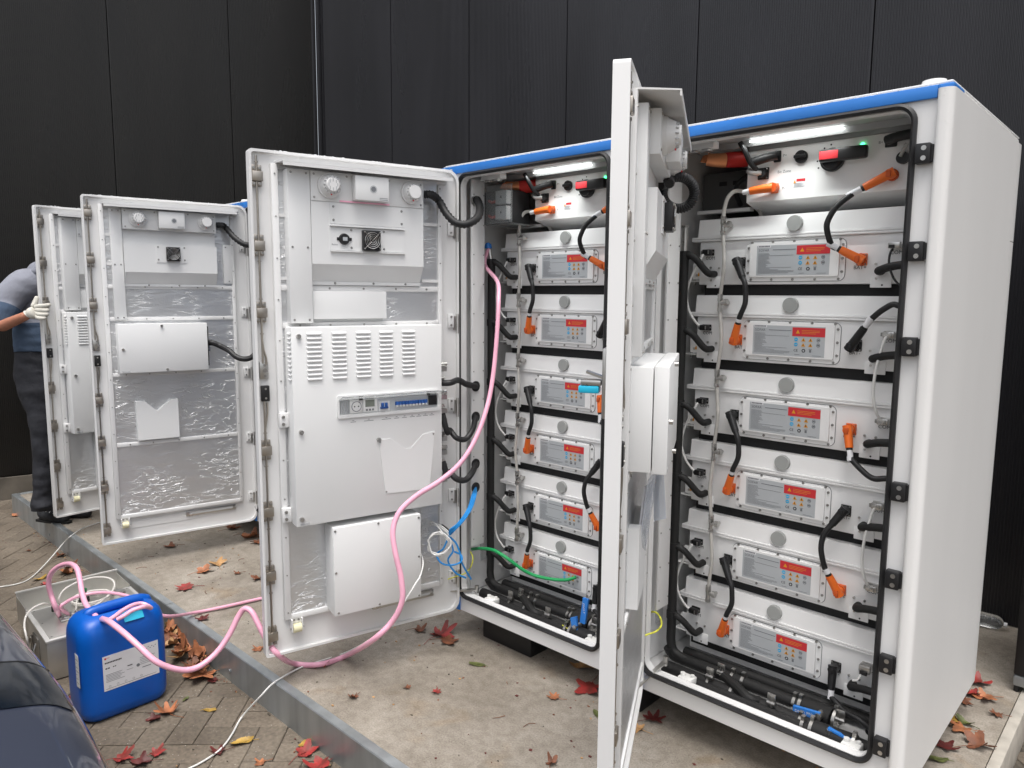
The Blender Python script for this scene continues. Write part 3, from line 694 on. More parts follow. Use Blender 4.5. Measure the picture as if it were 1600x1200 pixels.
    b = MB(M['white']); b.box(.0, .762, .36, .375, -.03, .05); b.build('rear_skirt', root, off=O2); b = MB(M['white']); b.box(-.02, .190, .33, .36, 1.690, 1.702); b.build('ledge', root, off=O2)
    b = MB(M['grey']); b.prism([(.0, .06, 1.9275), (.0, .30, 1.9275), (.0, .30, 1.912), (.0, .262, 1.920), (.0, .10, 1.9165), (.0, .06, 1.905)], (.80, 0, 0)); b.box(.20, .80, .282, .30, 1.888, 1.911); b.box(.0, .80, .258, .263, 1.899, 1.9195)  # lip behind the strip added to keep its light off the control unit
    b.build('ceiling_tray', root, off=O2)
    b = MB(M['led']); b.box(.219, .532, .239, .250, 1.909, 1.9145, .002); b.build('led_strip', root, off=O2)
    al = bpy.data.lights.new('strip_lamp', 'AREA'); al.shape = 'RECTANGLE'; al.size = .30; al.size_y = .012; al.energy = .42; al.color = (.97, 1, .98); al.spread = R(110)
    ao = bpy.data.objects.new('strip_lamp', al); COL.objects.link(ao); ao.parent = root; ao.location = (.375, .185, 2.104)
    b = MB(M['cover']); b.box(.045, .165, .09, .13, 1.878, 1.902, .002); b.use(M['steel']); 
    for x in (.07, .12): b.box(x, x + .03, .088, .12, 1.868, 1.878, .003)
    b.build('limit_switch', root, off=O2)
    # pipework in the sump
    for x0 in (.135, .705):
        b = MB(M['sump']); b.box(x0, x0 + .055, .03, .075, -.005, .022, .004); b.cyl((x0 + .012, .05, .022), (x0 + .012, .05, .032), .009, seg=12); b.cyl((x0 + .045, .06, .022), (x0 + .045, .06, .030), .007, seg=12); b.build('support_block', root, off=O2)
    b = MB(M['hose']); b.tube([(.004, .19, .03), (.02, .2, .0), (.08, .2, -.005), (.52, .19, .0)], .022, 12, 4); b.tube([(.02, .13, -.02), (.1, .13, -.02), (.78, .12, -.02)], .024, 12, 3); b.tube([(.03, .27, -.01), (.78, .27, -.01)], .02, 12, 1)
    b.tube([(.25, .165, .012), (.33, .12, .01), (.38, .10, .0), (.40, .13, -.01)], .017, 10, 5)
    b.cyl((.53, .19, .0), (.63, .18, .0), .032, .038, 16); b.cyl((.60, .085, -.005), (.72, .085, -.005), .030, .034, 16); b.tube([(.12, .085, -.012), (.6, .085, -.01)], .017, 10, 1)
    b.build('coolant_manifold', root, off=O2)
    for x, y, z, r in ((.27, .195, 0, .0245), (.31, .195, 0, .0245), (.50, .19, 0, .0245), (.52, .19, 0, .026), (.21, .13, -.02, .026), (.30, .13, -.02, .026), (.55, .12, -.02, .027), (.60, .085, -.006, .033), (.57, .085, -.006, .022), (.64, .18, 0, .038), (.73, .085, -.005, .034)):
        b = MB(M['steel']); b.cyl((x - .005, y, z), (x + .005, y, z), r, seg=16); b.box(x - .006, x + .006, y - .008, y + .008, z + r - .002, z + r + .012); b.build('hose_clamp', root, off=O2)
    for x, y in ((.235, .17), (.22, .115), (.455, .10), (.66, .16)):
        b = MB(M['steel']); b.cyl((x, y, .005), (x, y, .045), .006, seg=8); b.box(x - .014, x + .014, y - .003, y + .003, .03, .052, .002); b.cyl((x - .014, y, .018), (x + .014, y, .018), .009, seg=10); b.build('drain_tap', root, off=O2)

def make_valves(root, up):
    b = MB(M['wire_blue' if False else 'blue'])
    if not up:
        b.prism([(.515, .135, .018), (.515, .135, -.008), (.605, .13, .004), (.605, .13, .030)], (0, .012, 0)); b.use(M['paper']); b.text('DN32 PN25', .014, Matrix.Translation((.558, .1315, .011)) @ Matrix.Rotation(R(-8), 4, 'Y') @ Matrix.Rotation(R(90), 4, 'X'))
        b.use(M['steel']); b.cyl((.60, .125, .016), (.60, .165, .016), .012, seg=14)
        b.build('valve_handle', root, off=O2); b = MB(M['steel']); b.cyl((.66, .068, .005), (.66, .068, .026), .010, seg=12)
        b.use(M['blue']); b.prism([(.655, .075, .026), (.655, .062, .026), (.745, .062, .012), (.745, .075, .012)], (0, 0, .006))
    else:
        b.prism([(.640, .10, .150), (.668, .10, .150), (.660, .09, .045), (.634, .09, .045)], (0, .010, 0)); b.use(M['paper']); b.text('DN32 PN25', .013, Matrix.Translation((.651, .094, .098)) @ Matrix.Rotation(R(86), 4, 'Y') @ Matrix.Rotation(R(90), 4, 'X'))
        b.build('valve_handle', root, off=O2); b = MB(M['blue']); b.prism([(.60, .07, .06), (.63, .07, .075), (.645, .065, -.02), (.625, .065, -.03)], (0, .010, 0))
        b.use(M['steel']); b.cyl((.628, .06, .03), (.628, .10, .03), .010, seg=12); b.use(M['wire_yellow']); b.tube([(.55, .08, .01), (.62, .075, .0)], .002, 6, 1)
    b.build('valve_handle', root, off=O2)

# ------------------------------------------------------------------ battery packs
ORD = ['top', 'second', 'third', 'fourth', 'fifth', 'bottom']
def make_pack(odd, loc):
    "origin: lower front edge of the pack; front face at y = 0, +z up"
    root = empty('battery_pack', loc, 'white battery pack', 'battery pack')
    b = MB(M['pack']); b.box(.022, .742, 0, .56, 0, .1565, .004); b.box(-.007, .766, -.010, .57, .157, .1645, .0015); b.box(-.007, .766, -.010, .57, .1652, .173, .0015); b.build('case', root)
    b = MB(M['pack']); b.prism([(.016, -.006, .1735), (.016, .002, .236), (.016, .56, .236), (.016, .56, .1735)], (.732, 0, 0)); b.build('lid', root, smooth=20)
    b = MB(M['grey_plug']); b.cyl((.377, -.003, .204), (.377, -.016, .204), .0265, .0255, 28); b.build('vent_plug', root)
    b = MB(M['pack'])
    plate(b, rrect(.207, .546, .011, .147, .020, 5), -.0045, -.0005); plate(b, rrect(.2245, .529, .026, .1405, .006, 4), -.0125, -.0046)
    b.use(M['ink2']); frame(b, rrect(.2055, .5475, .0095, .1485, .021, 5), rrect(.207, .546, .011, .147, .020, 5), -.0012, -.0004)
    b.use(M['screw'])
    for x in (.228, .303, .377, .452, .528):
        for z in (.0165, .1445): screw(b, x, -.0045, z, .0048, .004)
    for z in (.040, .083, .127):
        for x in (.2155, .5375): screw(b, x, -.0045, z, .0048, .004)
    b.build('cover_plate', root)
    # rating label
    Y = -.0130; b = MB(M['label']); x0, x1, z0, z1 = .250, .500, .031, .133
    b.box(x0, x1, Y, Y + .0005, z0, z1)
    b.use(M['paper']); b.box(x0 + .004, x0 + .05, Y - .0003, Y, z1 - .0075, z1 + .002)
    b.use(M['ink2']); [b.box(x0 + .007 + k * .005, x0 + .0108 + k * .005, Y - .0006, Y - .0003, z1 - .0052, z1 - .0008) for k in range(8)]
    b.use(M['ink2']); b.text('SOFAR', .0125, TXF(x0 + .026, Y - .0008, z1 - .0165))
    b.box(x0 + .057, x0 + .136, Y - .0006, Y, z1 - .0165, z1 - .0145)
    rg = random.Random(11); z = z1 - .028
    for k in range(19):
        w = (.128 if k in (2, 13, 15, 16, 17, 18) else .05) * rg.uniform(.55, 1.0)
        b.box(x0 + .006, x0 + .006 + w, Y - .0005, Y, z, z + .00095); z -= .0037
    b.use(M['red']); b.box(x0 + .140, x1, Y - .0006, Y, z1 - .034, z1 - .004)
    b.use(M['amber']); b.prism([(x0 + .152, Y - .0007, z1 - .0245), (x0 + .166, Y - .0007, z1 - .0245), (x0 + .159, Y - .0007, z1 - .0115)], (0, .0002, 0))
    for k in range(3): b.box(x0 + .172, x0 + .232 - .012 * (k == 2), Y - .0008, Y - .0006, z1 - .0145 - k * .005, z1 - .0133 - k * .005)
    for r in range(2):
        zc = z1 - .0445 - r * .0175
        b.use(M['cyan']); b.cyl((x0 + .154, Y - .0006, zc), (x0 + .154, Y, zc), .0064, seg=16); b.use(M['label']); b.box(x0 + .150, x0 + .158, Y - .0009, Y - .0006, zc - .0015, zc + .001)
        for x in (.179, .203):
            b.use(M['amber']); b.prism([(x0 + x - .0072, Y - .0006, zc - .006), (x0 + x + .0072, Y - .0006, zc - .006), (x0 + x, Y - .0006, zc + .0065)], (0, .0004, 0))
            b.use(M['ink']); b.box(x0 + x - .0012, x0 + x + .0012, Y - .0009, Y - .0006, zc - .0045, zc + .002)
        b.use(M['ink2'])
        b.tube([(x0 + .229 + .0055 * cos(2 * pi * k / 16), Y - .0004, zc + .0055 * sin(2 * pi * k / 16)) for k in range(17)], .0007, 4, 1); b.box(x0 + .2255, x0 + .2325, Y - .0006, Y, zc - .0022, zc + .0022)
    b.use(M['ink']); zc = z0 + .020; b.text('CE', .0125, TXF(x0 + .1545, Y - .0008, zc))
    b.prism([(x0 + .181 + .0068 * cos(a), Y - .0006, zc + .0068 * sin(a)) for a in [2 * pi * k / 6 for k in range(6)]], (0, .0004, 0)); b.use(M['label']); b.cyl((x0 + .181, Y - .0009, zc), (x0 + .181, Y - .0006, zc), .0032, seg=8)
    b.use(M['ink2']); b.box(x0 + .200, x0 + .207, Y - .0006, Y, zc - .005, zc + .004); b.box(x0 + .198, x0 + .209, Y - .0006, Y, zc + .005, zc + .0065)
    b.box(x0 + .150, x0 + .168, Y - .0006, Y, z0 + .0055, z0 + .0068); b.box(x0 + .21, x0 + .24, Y - .0006, Y, z0 + .0045, z0 + .0056)
    b.build('rating_label', root, smooth=0)
    # printed words
    b = MB(M['ink'])
    b.text('COM', .0165, TXF(.066, -.0008, .096)); b.text('OUT', .0165, TXF(.096, -.0008, .018)); b.text('COM', .0165, TXF(.697, -.0008, .096)); b.text('IN', .0165, TXF(.666, -.0008, .016))
    b.text('BAT+' if odd else 'BAT-', .0165, TXF(.196, -.0008, .050)); b.text('BAT-' if odd else 'BAT+', .0165, TXF(.592, -.0008, .052))
    b.build('printed_marks', root, smooth=0)
    for x, col in ((.188, 'orange' if odd else 'black'), (.597, 'black' if odd else 'orange')):
        b = MB(M[col]); b.box(x - .017, x + .017, -.006, -.0003, .058, .096, .003); b.cyl((x, -.006, .077), (x, -.016, .077), .014, seg=16)
        b.use(M['screw'])
        for sx_ in (-1, 1):
            for sz in (-1, 1): b.cyl((x + sx_ * .0125, -.006, .077 + sz * .0145), (x + sx_ * .0125, -.008, .077 + sz * .0145), .003, seg=8)
        b.build('power_socket', root)
    for x in (.064, .697):
        b = MB(M['black'] if x < .3 else M['steel']); b.box(x - .018, x + .018, -.006, -.0003, .106, .128, .002); b.use(M['black']); b.box(x - .012, x + .012, -.014, -.006, .109, .125, .002)
        b.use(M['screw'])
        for sx_ in (-1, 1): b.cyl((x + sx_ * .0145, -.006, .117), (x + sx_ * .0145, -.012, .117), .003, seg=8)
        b.build('com_socket', root)
    for x in (.086, .656):
        b = MB(M['pack']); b.box(x - .03, x + .033, -.004, -.0003, -.012, .03, .002); b.use(M['steel'])
        for sx_, z in ((-.016, .062), (.018, .060), (-.012, .016)): b.cyl((x + sx_, -.0003, z), (x + sx_, -.006, z), .004, seg=8)
        b.use(M['ink']); b.cyl((x + .006, -.0045, -.004), (x + .006, -.0038, -.004), .003, seg=8)
        b.build('coolant_port', root)
    for x, s in ((.022, -1), (.742, 1)):
        b = MB(M['pack']); b.prism([(x, .0, .012), (x + s * .045, .0, .012), (x + s * .05, .012, .012), (x + s * .05, .04, .012), (x, .05, .012)], (0, 0, .003)); b.prism([(x - s * .004, .006, .02), (x + s * .028, .006, .02), (x + s * .03, .006, .075), (x + s * .02, .006, .085), (x - s * .004, .006, .085)], (0, .003, 0))
        b.use(M['screw']); b.cyl((x + s * .03, .02, .0), (x + s * .03, .02, .022), .006, seg=8); b.use(M['steel']); b.cyl((x + s * .012, .004, .035), (x + s * .012, .010, .035), .005, seg=8)
        if s < 0:
            b.use(M['amber']); b.prism([(x - .012, .0045, .032), (x + .004, .0045, .032), (x - .004, .0045, .046)], (0, .001, 0))
        b.build('mounting_ear', root)
    return root
PZ = [1.4265 - .2745 * i for i in range(6)]

def make_bms(loc):
    root = empty('battery_control_unit', loc, 'white control unit', 'control unit')     # origin: front plane, z = 1.7 measured
    b = MB(M['pack']); b.prism([(.199, 0, .012), (.199, 0, .186), (.199, .5, .186), (.199, .5, -.040), (.199, .20, -.040)], (.59, 0, 0)); b.build('case', root, smooth=20)
    b = MB(M['black'])
    b.cyl((.387, 0, .146), (.387, -.010, .146), .021, seg=24); b.box(.367, .407, -.022, -.010, .141, .152, .003); b.build('rotary_switch', root)
    b = MB(M['black']); b.cyl((.490, 0, .124), (.490, -.014, .124), .037, seg=28); b.cyl((.490, -.014, .124), (.490, -.022, .124), .032, .028, 28); b.box(.460, .606, -.050, -.0225, .113, .153, .007)
    b.use(M['red']); b.box(.464, .522, -.0515, -.050, .120, .146, .001); b.use(M['ink'])
    for k in range(5):
        a = R(100 + k * 26); b.cyl((.490 + .05 * cos(a), -.0003, .124 + .05 * sin(a)), (.490 + .05 * cos(a), -.001, .124 + .05 * sin(a)), .003, seg=6)
    b.build('isolator_handle', root)
    b = MB(M['black']); b.box(.292, .318, -.006, 0, .138, .176, .003); b.tube([(.312, -.02, .158), (.28, -.032, .152), (.225, -.036, .140)], .0155, 12, 3); b.build('power_socket', root)
    b = MB(M['black']); b.box(.238, .278, -.006, 0, .085, .125, .003); b.cyl((.258, -.006, .105), (.258, -.024, .105), .015, seg=14); b.use(M['steel']); b.tube([(.258, -.020, .105), (.23, -.036, .108), (.218, -.036, .116)], .010, 10, 3)
    for z in (.09, .12): b.cyl((.272, -.006, z), (.272, -.009, z), .003, seg=8)
    b.build('signal_socket', root)
    b = MB(M['orange']); b.box(.286, .314, -.006, 0, .035, .068, .003); b.tube([(.302, -.022, .052), (.28, -.026, .051), (.225, -.028, .047)], lambda t: .017 - .004 * t, 12, 3); b.use(M['orange_dark']); b.cyl((.302, -.004, .052), (.302, -.030, .052), .0165, seg=14); b.use(M['paper']); b.cyl((.225, -.028, .047), (.199, -.030, .044), .009, seg=12); b.build('power_plug', root)
    b = MB(M['black']); b.box(.645, .680, -.006, 0, .142, .178, .003); b.tube([(.655, -.022, .160), (.69, -.032, .165), (.77, -.036, .172)], .015, 12, 3); b.build('power_socket', root)
    b = MB(M['black']); b.cyl((.700, 0, .105), (.700, -.016, .105), .018, seg=18); b.use(M['steel']); b.cyl((.695, -.016, .108), (.712, -.02, .145), .006, seg=8); b.build('aerial_socket', root)
    b = MB(M['led_green']); b.cyl((.579, 0, .160), (.579, -.004, .160), .0065, seg=12); b.build('status_light', root)
    b = MB(M['paper']); b.box(.362, .403, -.0008, -.0002, .048, .076); b.use(M['red']); b.box(.374, .403, -.0012, -.0008, .067, .076); b.use(M['amber']); b.prism([(.363, -.0012, .062), (.373, -.0012, .062), (.368, -.0012, .072)], (0, .0003, 0)); b.use(M['ink2'])
    for k in range(4): b.box(.366, .398 - .006 * (k % 2), -.0012, -.0008, .050 + k * .0035, .0512 + k * .0035)
    b.build('warning_sticker', root, smooth=0)
    b = MB(M['ink2']); b.text('Bit Zone', .013, TXF(.330, -.0008, .105)); b.text('P-', .012, TXF(.330, -.0008, .050)); b.text('P+', .012, TXF(.330, -.0008, .158)); b.text('B+', .012, TXF(.632, -.0008, .160)); b.text('P-', .011, TXF(.209, -.0008, .040)); b.build('printed_marks', root, smooth=0)
    return root

def cable_thing(name, loc, label, cat, group=None): return empty(name, loc, label, cat, group)
V = Vector
def lp(x, y, z): return V((x, y, z))                       # cabinet measured coordinates
def loc1(px, py, y):                                       # photo pixel on the right-hand cabinet at depth y
    p = at_y(px, py, y); return V((p.x, p.y, p.z - .2))
def plug(par, base, out, end, col, name='plug'):
    "right-angled connector: a head on the socket, a barrel towards the cable"
    base, out, end = V(base), V(out), V(end); d = (end - out).normalized()
    b = MB(M[col]); b.cyl(base + V((0, .004, 0)), out + V((0, -.008, 0)), .0155, .0145, 14); b.tube([out - d * .014, out, out.lerp(end, .5), end], lambda t: .0158 - .0036 * t, 14, 3)
    if col == 'orange': b.use(M['orange_dark']); b.cyl(base + V((0, .006, 0)), base + V((0, -.006, 0)), .0185, seg=14)
    b.box(out.x - .006, out.x + .006, out.y - .019, out.y - .012, out.z - .01, out.z + .01, .002) if col == 'black' else b.box(out.x - .007, out.x + .007, out.y - .020, out.y - .012, out.z - .011, out.z + .009, .002)
    b.use(M['rubber']); b.cyl(end, end + d * .010, .0105, .0098, 12)
    return b.build(name, par)
def power_cable(label, group, A, B, mid, sleeveA=False, sleeveB=True, only=False):
    "A, B = (socket point, colour, barrel end)"
    r = cable_thing('power_cable', (0, 0, .2), label, 'cable', group)
    pts = []
    for k, (sock, col, end) in enumerate((A, B)):
        if col is None: continue
        out = V(sock) + V((0, -.034, 0)); plug(r, V(sock) + V((0, -.012, 0)), out, end, col)
    eA = V(A[2]); eB = V(B[2])
    dA = (eA - (V(A[0]) + V((0, -.034, 0)))).normalized() if A[1] else None
    dB_ = (eB - (V(B[0]) + V((0, -.034, 0)))).normalized() if B[1] else None
    pts = ([eA + dA * .004, eA + dA * .03] if dA else [eA]) + [V(m) for m in mid] + ([eB + dB_ * .03, eB + dB_ * .004] if dB_ else [eB])
    b = MB(M['rubber']); b.tube(pts, .0092, 12, 7); b.build('cable', r)
    for k, (s, e, d) in enumerate(((sleeveA, eA, dA), (sleeveB, eB, dB_))):
        if s and d:
            ln = s if not isinstance(s, bool) else .03
            b = MB(M['paper']); b.tube([e + d * .008, e + d * (.008 + ln * .6), e + d * (.008 + ln)], .0102, 12, 1); b.build('marker_sleeve', r)
    return r

def left_power_cable(i, label):
    s0 = (.188, .285, PZ[i] + .077); s1 = (.188, .285, PZ[i + 1] + .077)
    return power_cable(label, 'short black power cables linking the packs on the left', (s0, 'black', loc1(1160, 433, .236) + V((0, 0, PZ[i] - PZ[0]))), (s1, 'orange', loc1(1153, 506, .236) + V((0, 0, PZ[i + 1] - PZ[1]))),
        [loc1(1165, 458, .228) + V((0, 0, PZ[i] - PZ[0])), loc1(1164, 475, .227) + V((0, 0, PZ[i] - PZ[0]))], False, .012)
def com_cable(i, right, label):
    x = .697 if right else .064
    r = cable_thing('data_cable', (0, 0, .2), label, 'cable', 'thin white data cables between the packs')
    b = MB(M['wire_white'])
    z0, z1 = PZ[i] + .117, PZ[i + 1] + .117
    if not right: pts = [(x - .006, .262, z0), (x - .016, .25, z0 - .02), (x - .045, .235, z0 - .09), (x - .060, .232, z0 - .15), (x - .052, .236, z0 - .21), (x - .028, .25, z1 + .018), (x - .008, .262, z1)]
    else: pts = [(x - .002, .262, z0), (x - .008, .25, z0 - .02), (x - .022, .238, z0 - .10), (x - .026, .236, z0 - .18), (x - .016, .24, z0 - .24), (x - .004, .262, z1)]
    b.tube(pts, .0046, 8, 6); b.build('cable', r)
    for z, s in ((z0, 1), (z1, -1)):
        b = MB(M['black'] if not right else M['steel']); b.box(x - .016, x + .018, .252, .2705, z - .010, z + .010, .003); b.use(M['screw']); b.box(x - .022, x - .008, .2555, .264, z - .006, z + .006, .001); b.box(x + .008, x + .013, .249, .2525, z - .007, z + .007, .001)
        b.build('plug', r)
    return r
def coolant_left(label, top):
    r = cable_thing('coolant_hose', (0, 0, .2), label, 'hose')
    b = MB(M['hose']); b.tube([(.006, .2, top), (.006, .2, .9), (.005, .2, .4), (.006, .2, .12), (.010, .195, .05), (.03, .195, .012), (.09, .2, -.004)], .0175, 14, 4)
    for k in range(6): b.cyl((.006, .2, PZ[k] + .09), (.006, .2, PZ[k] + .12), .0205, seg=14)
    b.build('riser', r)
    for k in range(6):
        z = PZ[k]; b = MB(M['hose']); b.tube([(.006, .2, z + .104), (.03, .198, z + .105), (.050, .208, z + .090), (.074, .232, z + .052), (.084, .243, z + .040), (.086, .256, z + .038), (.086, .284, z + .038)], .0125, 12, 5)
        b.build('branch_hose', r)
    return r
def coolant_right(label):
    r = cable_thing('coolant_hose', (0, 0, .2), label, 'hose')
    b = MB(M['hose']); b.tube([(.765, .225, 1.52), (.765, .225, .9), (.765, .225, .05), (.74, .2, .0)], .0175, 12, 3); b.build('riser', r)
    for k in range(6):
        z = PZ[k]; b = MB(M['hose']); b.tube([(.656, .284, z + .039), (.656, .262, z + .039), (.662, .250, z + .041), (.69, .243, z + .050), (.73, .236, z + .056), (.765, .226, z + .056)], .0128, 12, 5); b.build('branch_hose', r)
    return r
def vent_tube(label):
    r = cable_thing('vent_tube', (0, 0, .2), label, 'tube')
    tz = [z + .209 for z in PZ]; X = .128; y = .252
    b = MB(M['clear']); b.tube([(.212, .40, 1.64), (.210, .34, 1.715), (.190, .29, 1.748), (.163, .26, 1.752), (.142, .250, 1.728), (.130, y, 1.690), (.128, y, tz[0] + .03)], .0072, 10, 6)
    rg = random.Random(2)
    for k in range(5):
        s = .014 if k % 2 == 0 else -.006
        if k == 1: s = .016
        b.tube([(X, y, tz[k] - .02), (X + s * .6, y - .004, tz[k] - .08), (X + s, y - .008, tz[k] - .14), (X + s * .5, y - .004, tz[k] - .20), (X, y, tz[k + 1] + .02)], .0066, 10, 6)
    b.build('tube', r)
    for k in range(6):
        z = tz[k]; b = MB(M['steel']); b.cyl((X, y, z - .03), (X, y, z + .032), .0078, seg=12)
        for dz in (.026, -.026, .012): b.cyl((X, y, z + dz - .006), (X, y, z + dz + .006), .0108, seg=6)
        b.cyl((X, y, z), (X + .020, y, z + .002), .008, seg=10); b.cyl((X + .018, y - .0, z + .002), (X + .030, y, z + .003), .0125, .011, 12); b.cyl((X + .005, y, z), (X + .02, y + .03, z), .006, seg=8)
        b.build('tee_valve', r)
    return r

# ------------------------------------------------------------------ the row of cabinets
PIT = .9909
C1 = empty('battery_cabinet', (0, 0, 0), 'nearest white cabinet at the right end of the row, wet side panel in view', 'cabinet', 'white battery cabinets in a row')
make_housing(C1)
C2 = copy_tree(C1); C2.location = (-PIT, 0, 0); C2['label'] = 'middle white cabinet with pink hose and blue cables coming out of it'
H3 = -2.8733 - .0265
C4 = copy_tree(C1); C4.location = (H3, 0, 0); C4['label'] = 'white cabinet mostly hidden behind an open door, its blue top edge showing'
C5 = copy_tree(C1); C5.location = (H3 - PIT, 0, 0); C5['label'] = 'farthest white battery cabinet at the left end of the row, behind its opened door'
for c, up in ((C1, False), (C2, True)): make_valves(c, up)
def foot(root, x0, x1, y0=.08, y1=.20, z=.134):
    b = MB(M['black']); b.box(x0, x1, y0, y1, 0.0, z, .004); b.build('foot', root)
foot(C1, -.225, -.03, .055); foot(C1, .30, .60, .80, .98); foot(C2, .077, .375); foot(C2, .30, .6, .80, .98)
foot(C4, -.08, .02, .06); foot(C4, .08, .38); foot(C5, .077, .375)
D2 = make_door('A', C2, 1.818); D1 = make_door('B', C1, 1.0873)
for src, root, th, uo in ((D1, C4, 1.7822, -.014), (D2, C5, 1.5193, -.004)):
    d = copy_tree(src, root); d.location = (.0265 + uo * cos(th), -.0208 - uo * sin(th), .2); d.rotation_euler = (0, 0, -th)
    if root is C5:                                                            # this one has no flap or rear terminals open
        pass
# swing handle outside the nearest door
b = MB(M['steel']); b.box(.800, .850, -.052, -.0405, 1.09, 1.26, .004); b.prism([(.815, -.052, 1.185), (.840, -.052, 1.185), (.840, -.092, 1.198), (.815, -.092, 1.198)], (0, 0, .006)); b.box(.812, .843, -.105, -.055, 1.168, 1.182, .003)
b.use(M['holo']); b.box(.8105, .8445, -.110, -.06, 1.150, 1.1675, .003); b.build('swing_handle', D1)
# door stays
def stay(root, p, q, name='door_stay'):
    b = MB(M['steel']); p, q = V(p), V(q); d = (q - p).normalized(); s = d.cross(V((0, 0, 1))) * .012
    b.prism([p + s, q + s, q - s, p - s], (0, 0, .005)); b.cyl(p - V((0, 0, .012)), p + V((0, 0, .022)), .010, seg=12); b.cyl(q - V((0, 0, .012)), q + V((0, 0, .012)), .009, seg=12); b.build(name, root)
def inv(root, p): return V(p) - root.location
stay(C1, inv(C1, at_y(1040, 1034, .05)), inv(C1, at_d(990, 1078, depth_of(at_y(1000, 1078, -.05)))))
stay(C2, inv(C2, at_y(745, 922, .05)), inv(C2, at_y(668, 925, -.13)))
for D, o in ((D1, 0), (D2, 0)):
    b = MB(M['steel']); b.box(.13, .42, -.016, -.004, .042, .072, .002); b.use(M['grey']); b.box(.15, .40, -.004, -.002, .052, .062); b.build('stay_rail', D)
for d in list(C4.children):
    if d.name.startswith('door') and not d.name.startswith('door_'):
        b = MB(M['steel']); b.box(.13, .42, -.016, -.004, .042, .072, .002); b.use(M['grey']); b.box(.15, .40, -.004, -.002, .052, .062); b.build('stay_rail', d)
stay(C4, inv(C4, at_y(398, 792, .05)), inv(C4, at_y(362, 795, -.10)))

WHO = ('right-hand cabinet', 'middle cabinet')
packs = [make_pack(i % 2 == 1, (0, .285, PZ[i] + .2)) for i in (0, 1)]
allp = []
for ci, root in enumerate((C1, C2)):
    for i in range(6):
        o = packs[i] if ci == 0 and i < 2 else copy_tree(packs[i % 2])
        o.location = (root.location.x, .285, PZ[i] + .2)
        o['label'] = '%s white battery pack with red and grey label in the %s' % (ORD[i], WHO[ci]); o['group'] = 'battery packs stacked in the %s' % WHO[ci]
bms = make_bms((0, .280, 1.9)); bms['label'] = 'white control unit with red and black lever at the top of the nearest cabinet'; bms['group'] = 'control units'
bm2 = copy_tree(bms); bm2.location.x -= PIT; bm2['label'] = 'white control unit with red and black lever at the top of the middle cabinet'

cables = []
for i in (0, 2, 4): cables.append((left_power_cable(i, ''), 'black power cable, left side of the {}, from the %s pack down' % ORD[i]))
# right-hand power cables (socket, colour, barrel end)
RX, RY = .597, .285
g = 'long black power cables looping on the right of the packs'
r = power_cable('', g, ((.674, .280, 1.757), 'orange', loc1(1350, 293, .234)), ((RX, RY, PZ[0] + .078), 'orange', loc1(1313, 390, .235)),
    [loc1(1309, 321, .212), loc1(1295, 342, .206), loc1(1292, 358, .206)], .045, .036); cables.append((r, 'black power cable with two orange plugs under the control unit of the {}'))
r = power_cable('', g, ((RX - .007, RY, PZ[1] + .076), 'black', loc1(1350, 513, .234)), ((RX, RY, PZ[2] + .078), 'orange', loc1(1327, 700, .235)),
    [loc1(1381, 483, .22), loc1(1402, 477, .22), (.775, .215, PZ[1] + .15), (.785, .21, PZ[2] + .1), (.77, .215, PZ[2] - .06), loc1(1386, 748, .22), loc1(1366, 748, .217), loc1(1350, 738, .217)], .035, .034); cables.append((r, 'black power cable joining second and third packs, right side of the {}'))
r = power_cable('', g, ((RX, RY, PZ[3] + .078), 'black', loc1(1300, 819, .234)), ((RX, RY, PZ[4] + .078), 'orange', loc1(1295, 899, .235)),
    [loc1(1285, 842, .218), loc1(1283, 860, .216)], False, .018); cables.append((r, 'black power cable joining fourth and fifth packs, right side of the {}'))
r = power_cable('', g, ((RX, RY, PZ[5] + .078), 'black', loc1(1299, 1074, .236)), ((.79, .2, 0), None, (.795, .19, -.03)),
    [loc1(1305, 1096, .215), loc1(1320, 1112, .20), loc1(1350, 1130, .19)], .03, False); cables.append((r, 'black power cable dropping from the bottom pack on the right of the {}'))
for i in (0, 2, 4): cables.append((com_cable(i, False, ''), 'thin white data cable, left side of the {}, from the %s pack down' % ORD[i]))
for i in (1, 3): cables.append((com_cable(i, True, ''), 'thin white data cable, right side of the {}, from the %s pack down' % ORD[i]))
r = cable_thing('data_cable', (0, 0, .2), '', 'cable', 'thin black data cables at the top pack')
b = MB(M['rubber']); b.tube([(.697, .262, PZ[0] + .115), (.690, .245, PZ[0] + .09), (.694, .235, PZ[0] + .05), (.72, .235, PZ[0] + .0), (.78, .23, PZ[0] - .03)], .0035, 8, 6); b.build('cable', r)
b = MB(M['steel']); b.box(.680, .715, .250, .2705, PZ[0] + .107, PZ[0] + .127, .003); b.use(M['black']); b.box(.684, .70, .246, .25, PZ[0] + .108, PZ[0] + .118); b.build('plug', r); cables.append((r, 'thin black data cable at the top right of the top pack in the {}'))
r = cable_thing('data_plug', (0, 0, .2), '', 'plug', 'metal data plugs at the bottom packs')
b = MB(M['steel']); b.box(.679, .715, .246, .2705, PZ[5] + .103, PZ[5] + .130, .004); b.build('shell', r); b = MB(M['black']); b.box(.684, .708, .238, .246, PZ[5] + .100, PZ[5] + .112, .002); b.use(M['wire_white']); b.tube([(.69, .24, PZ[5] + .10), (.685, .225, PZ[5] + .085), (.67, .225, PZ[5] + .078)], .0035, 6, 3); b.build('contact_block', r); cables.append((r, 'metal data plug on the right of the bottom pack in the {}'))
r = coolant_left('', 1.52); cables.append((r, 'thick black coolant riser with six branch hoses at the left of the {}'))
r = coolant_right(''); cables.append((r, 'black coolant hose stubs entering the right side of the packs in the {}'))
r = vent_tube(''); cables.append((r, 'grey vent tube with metal tee valves running down the left of the {}'))
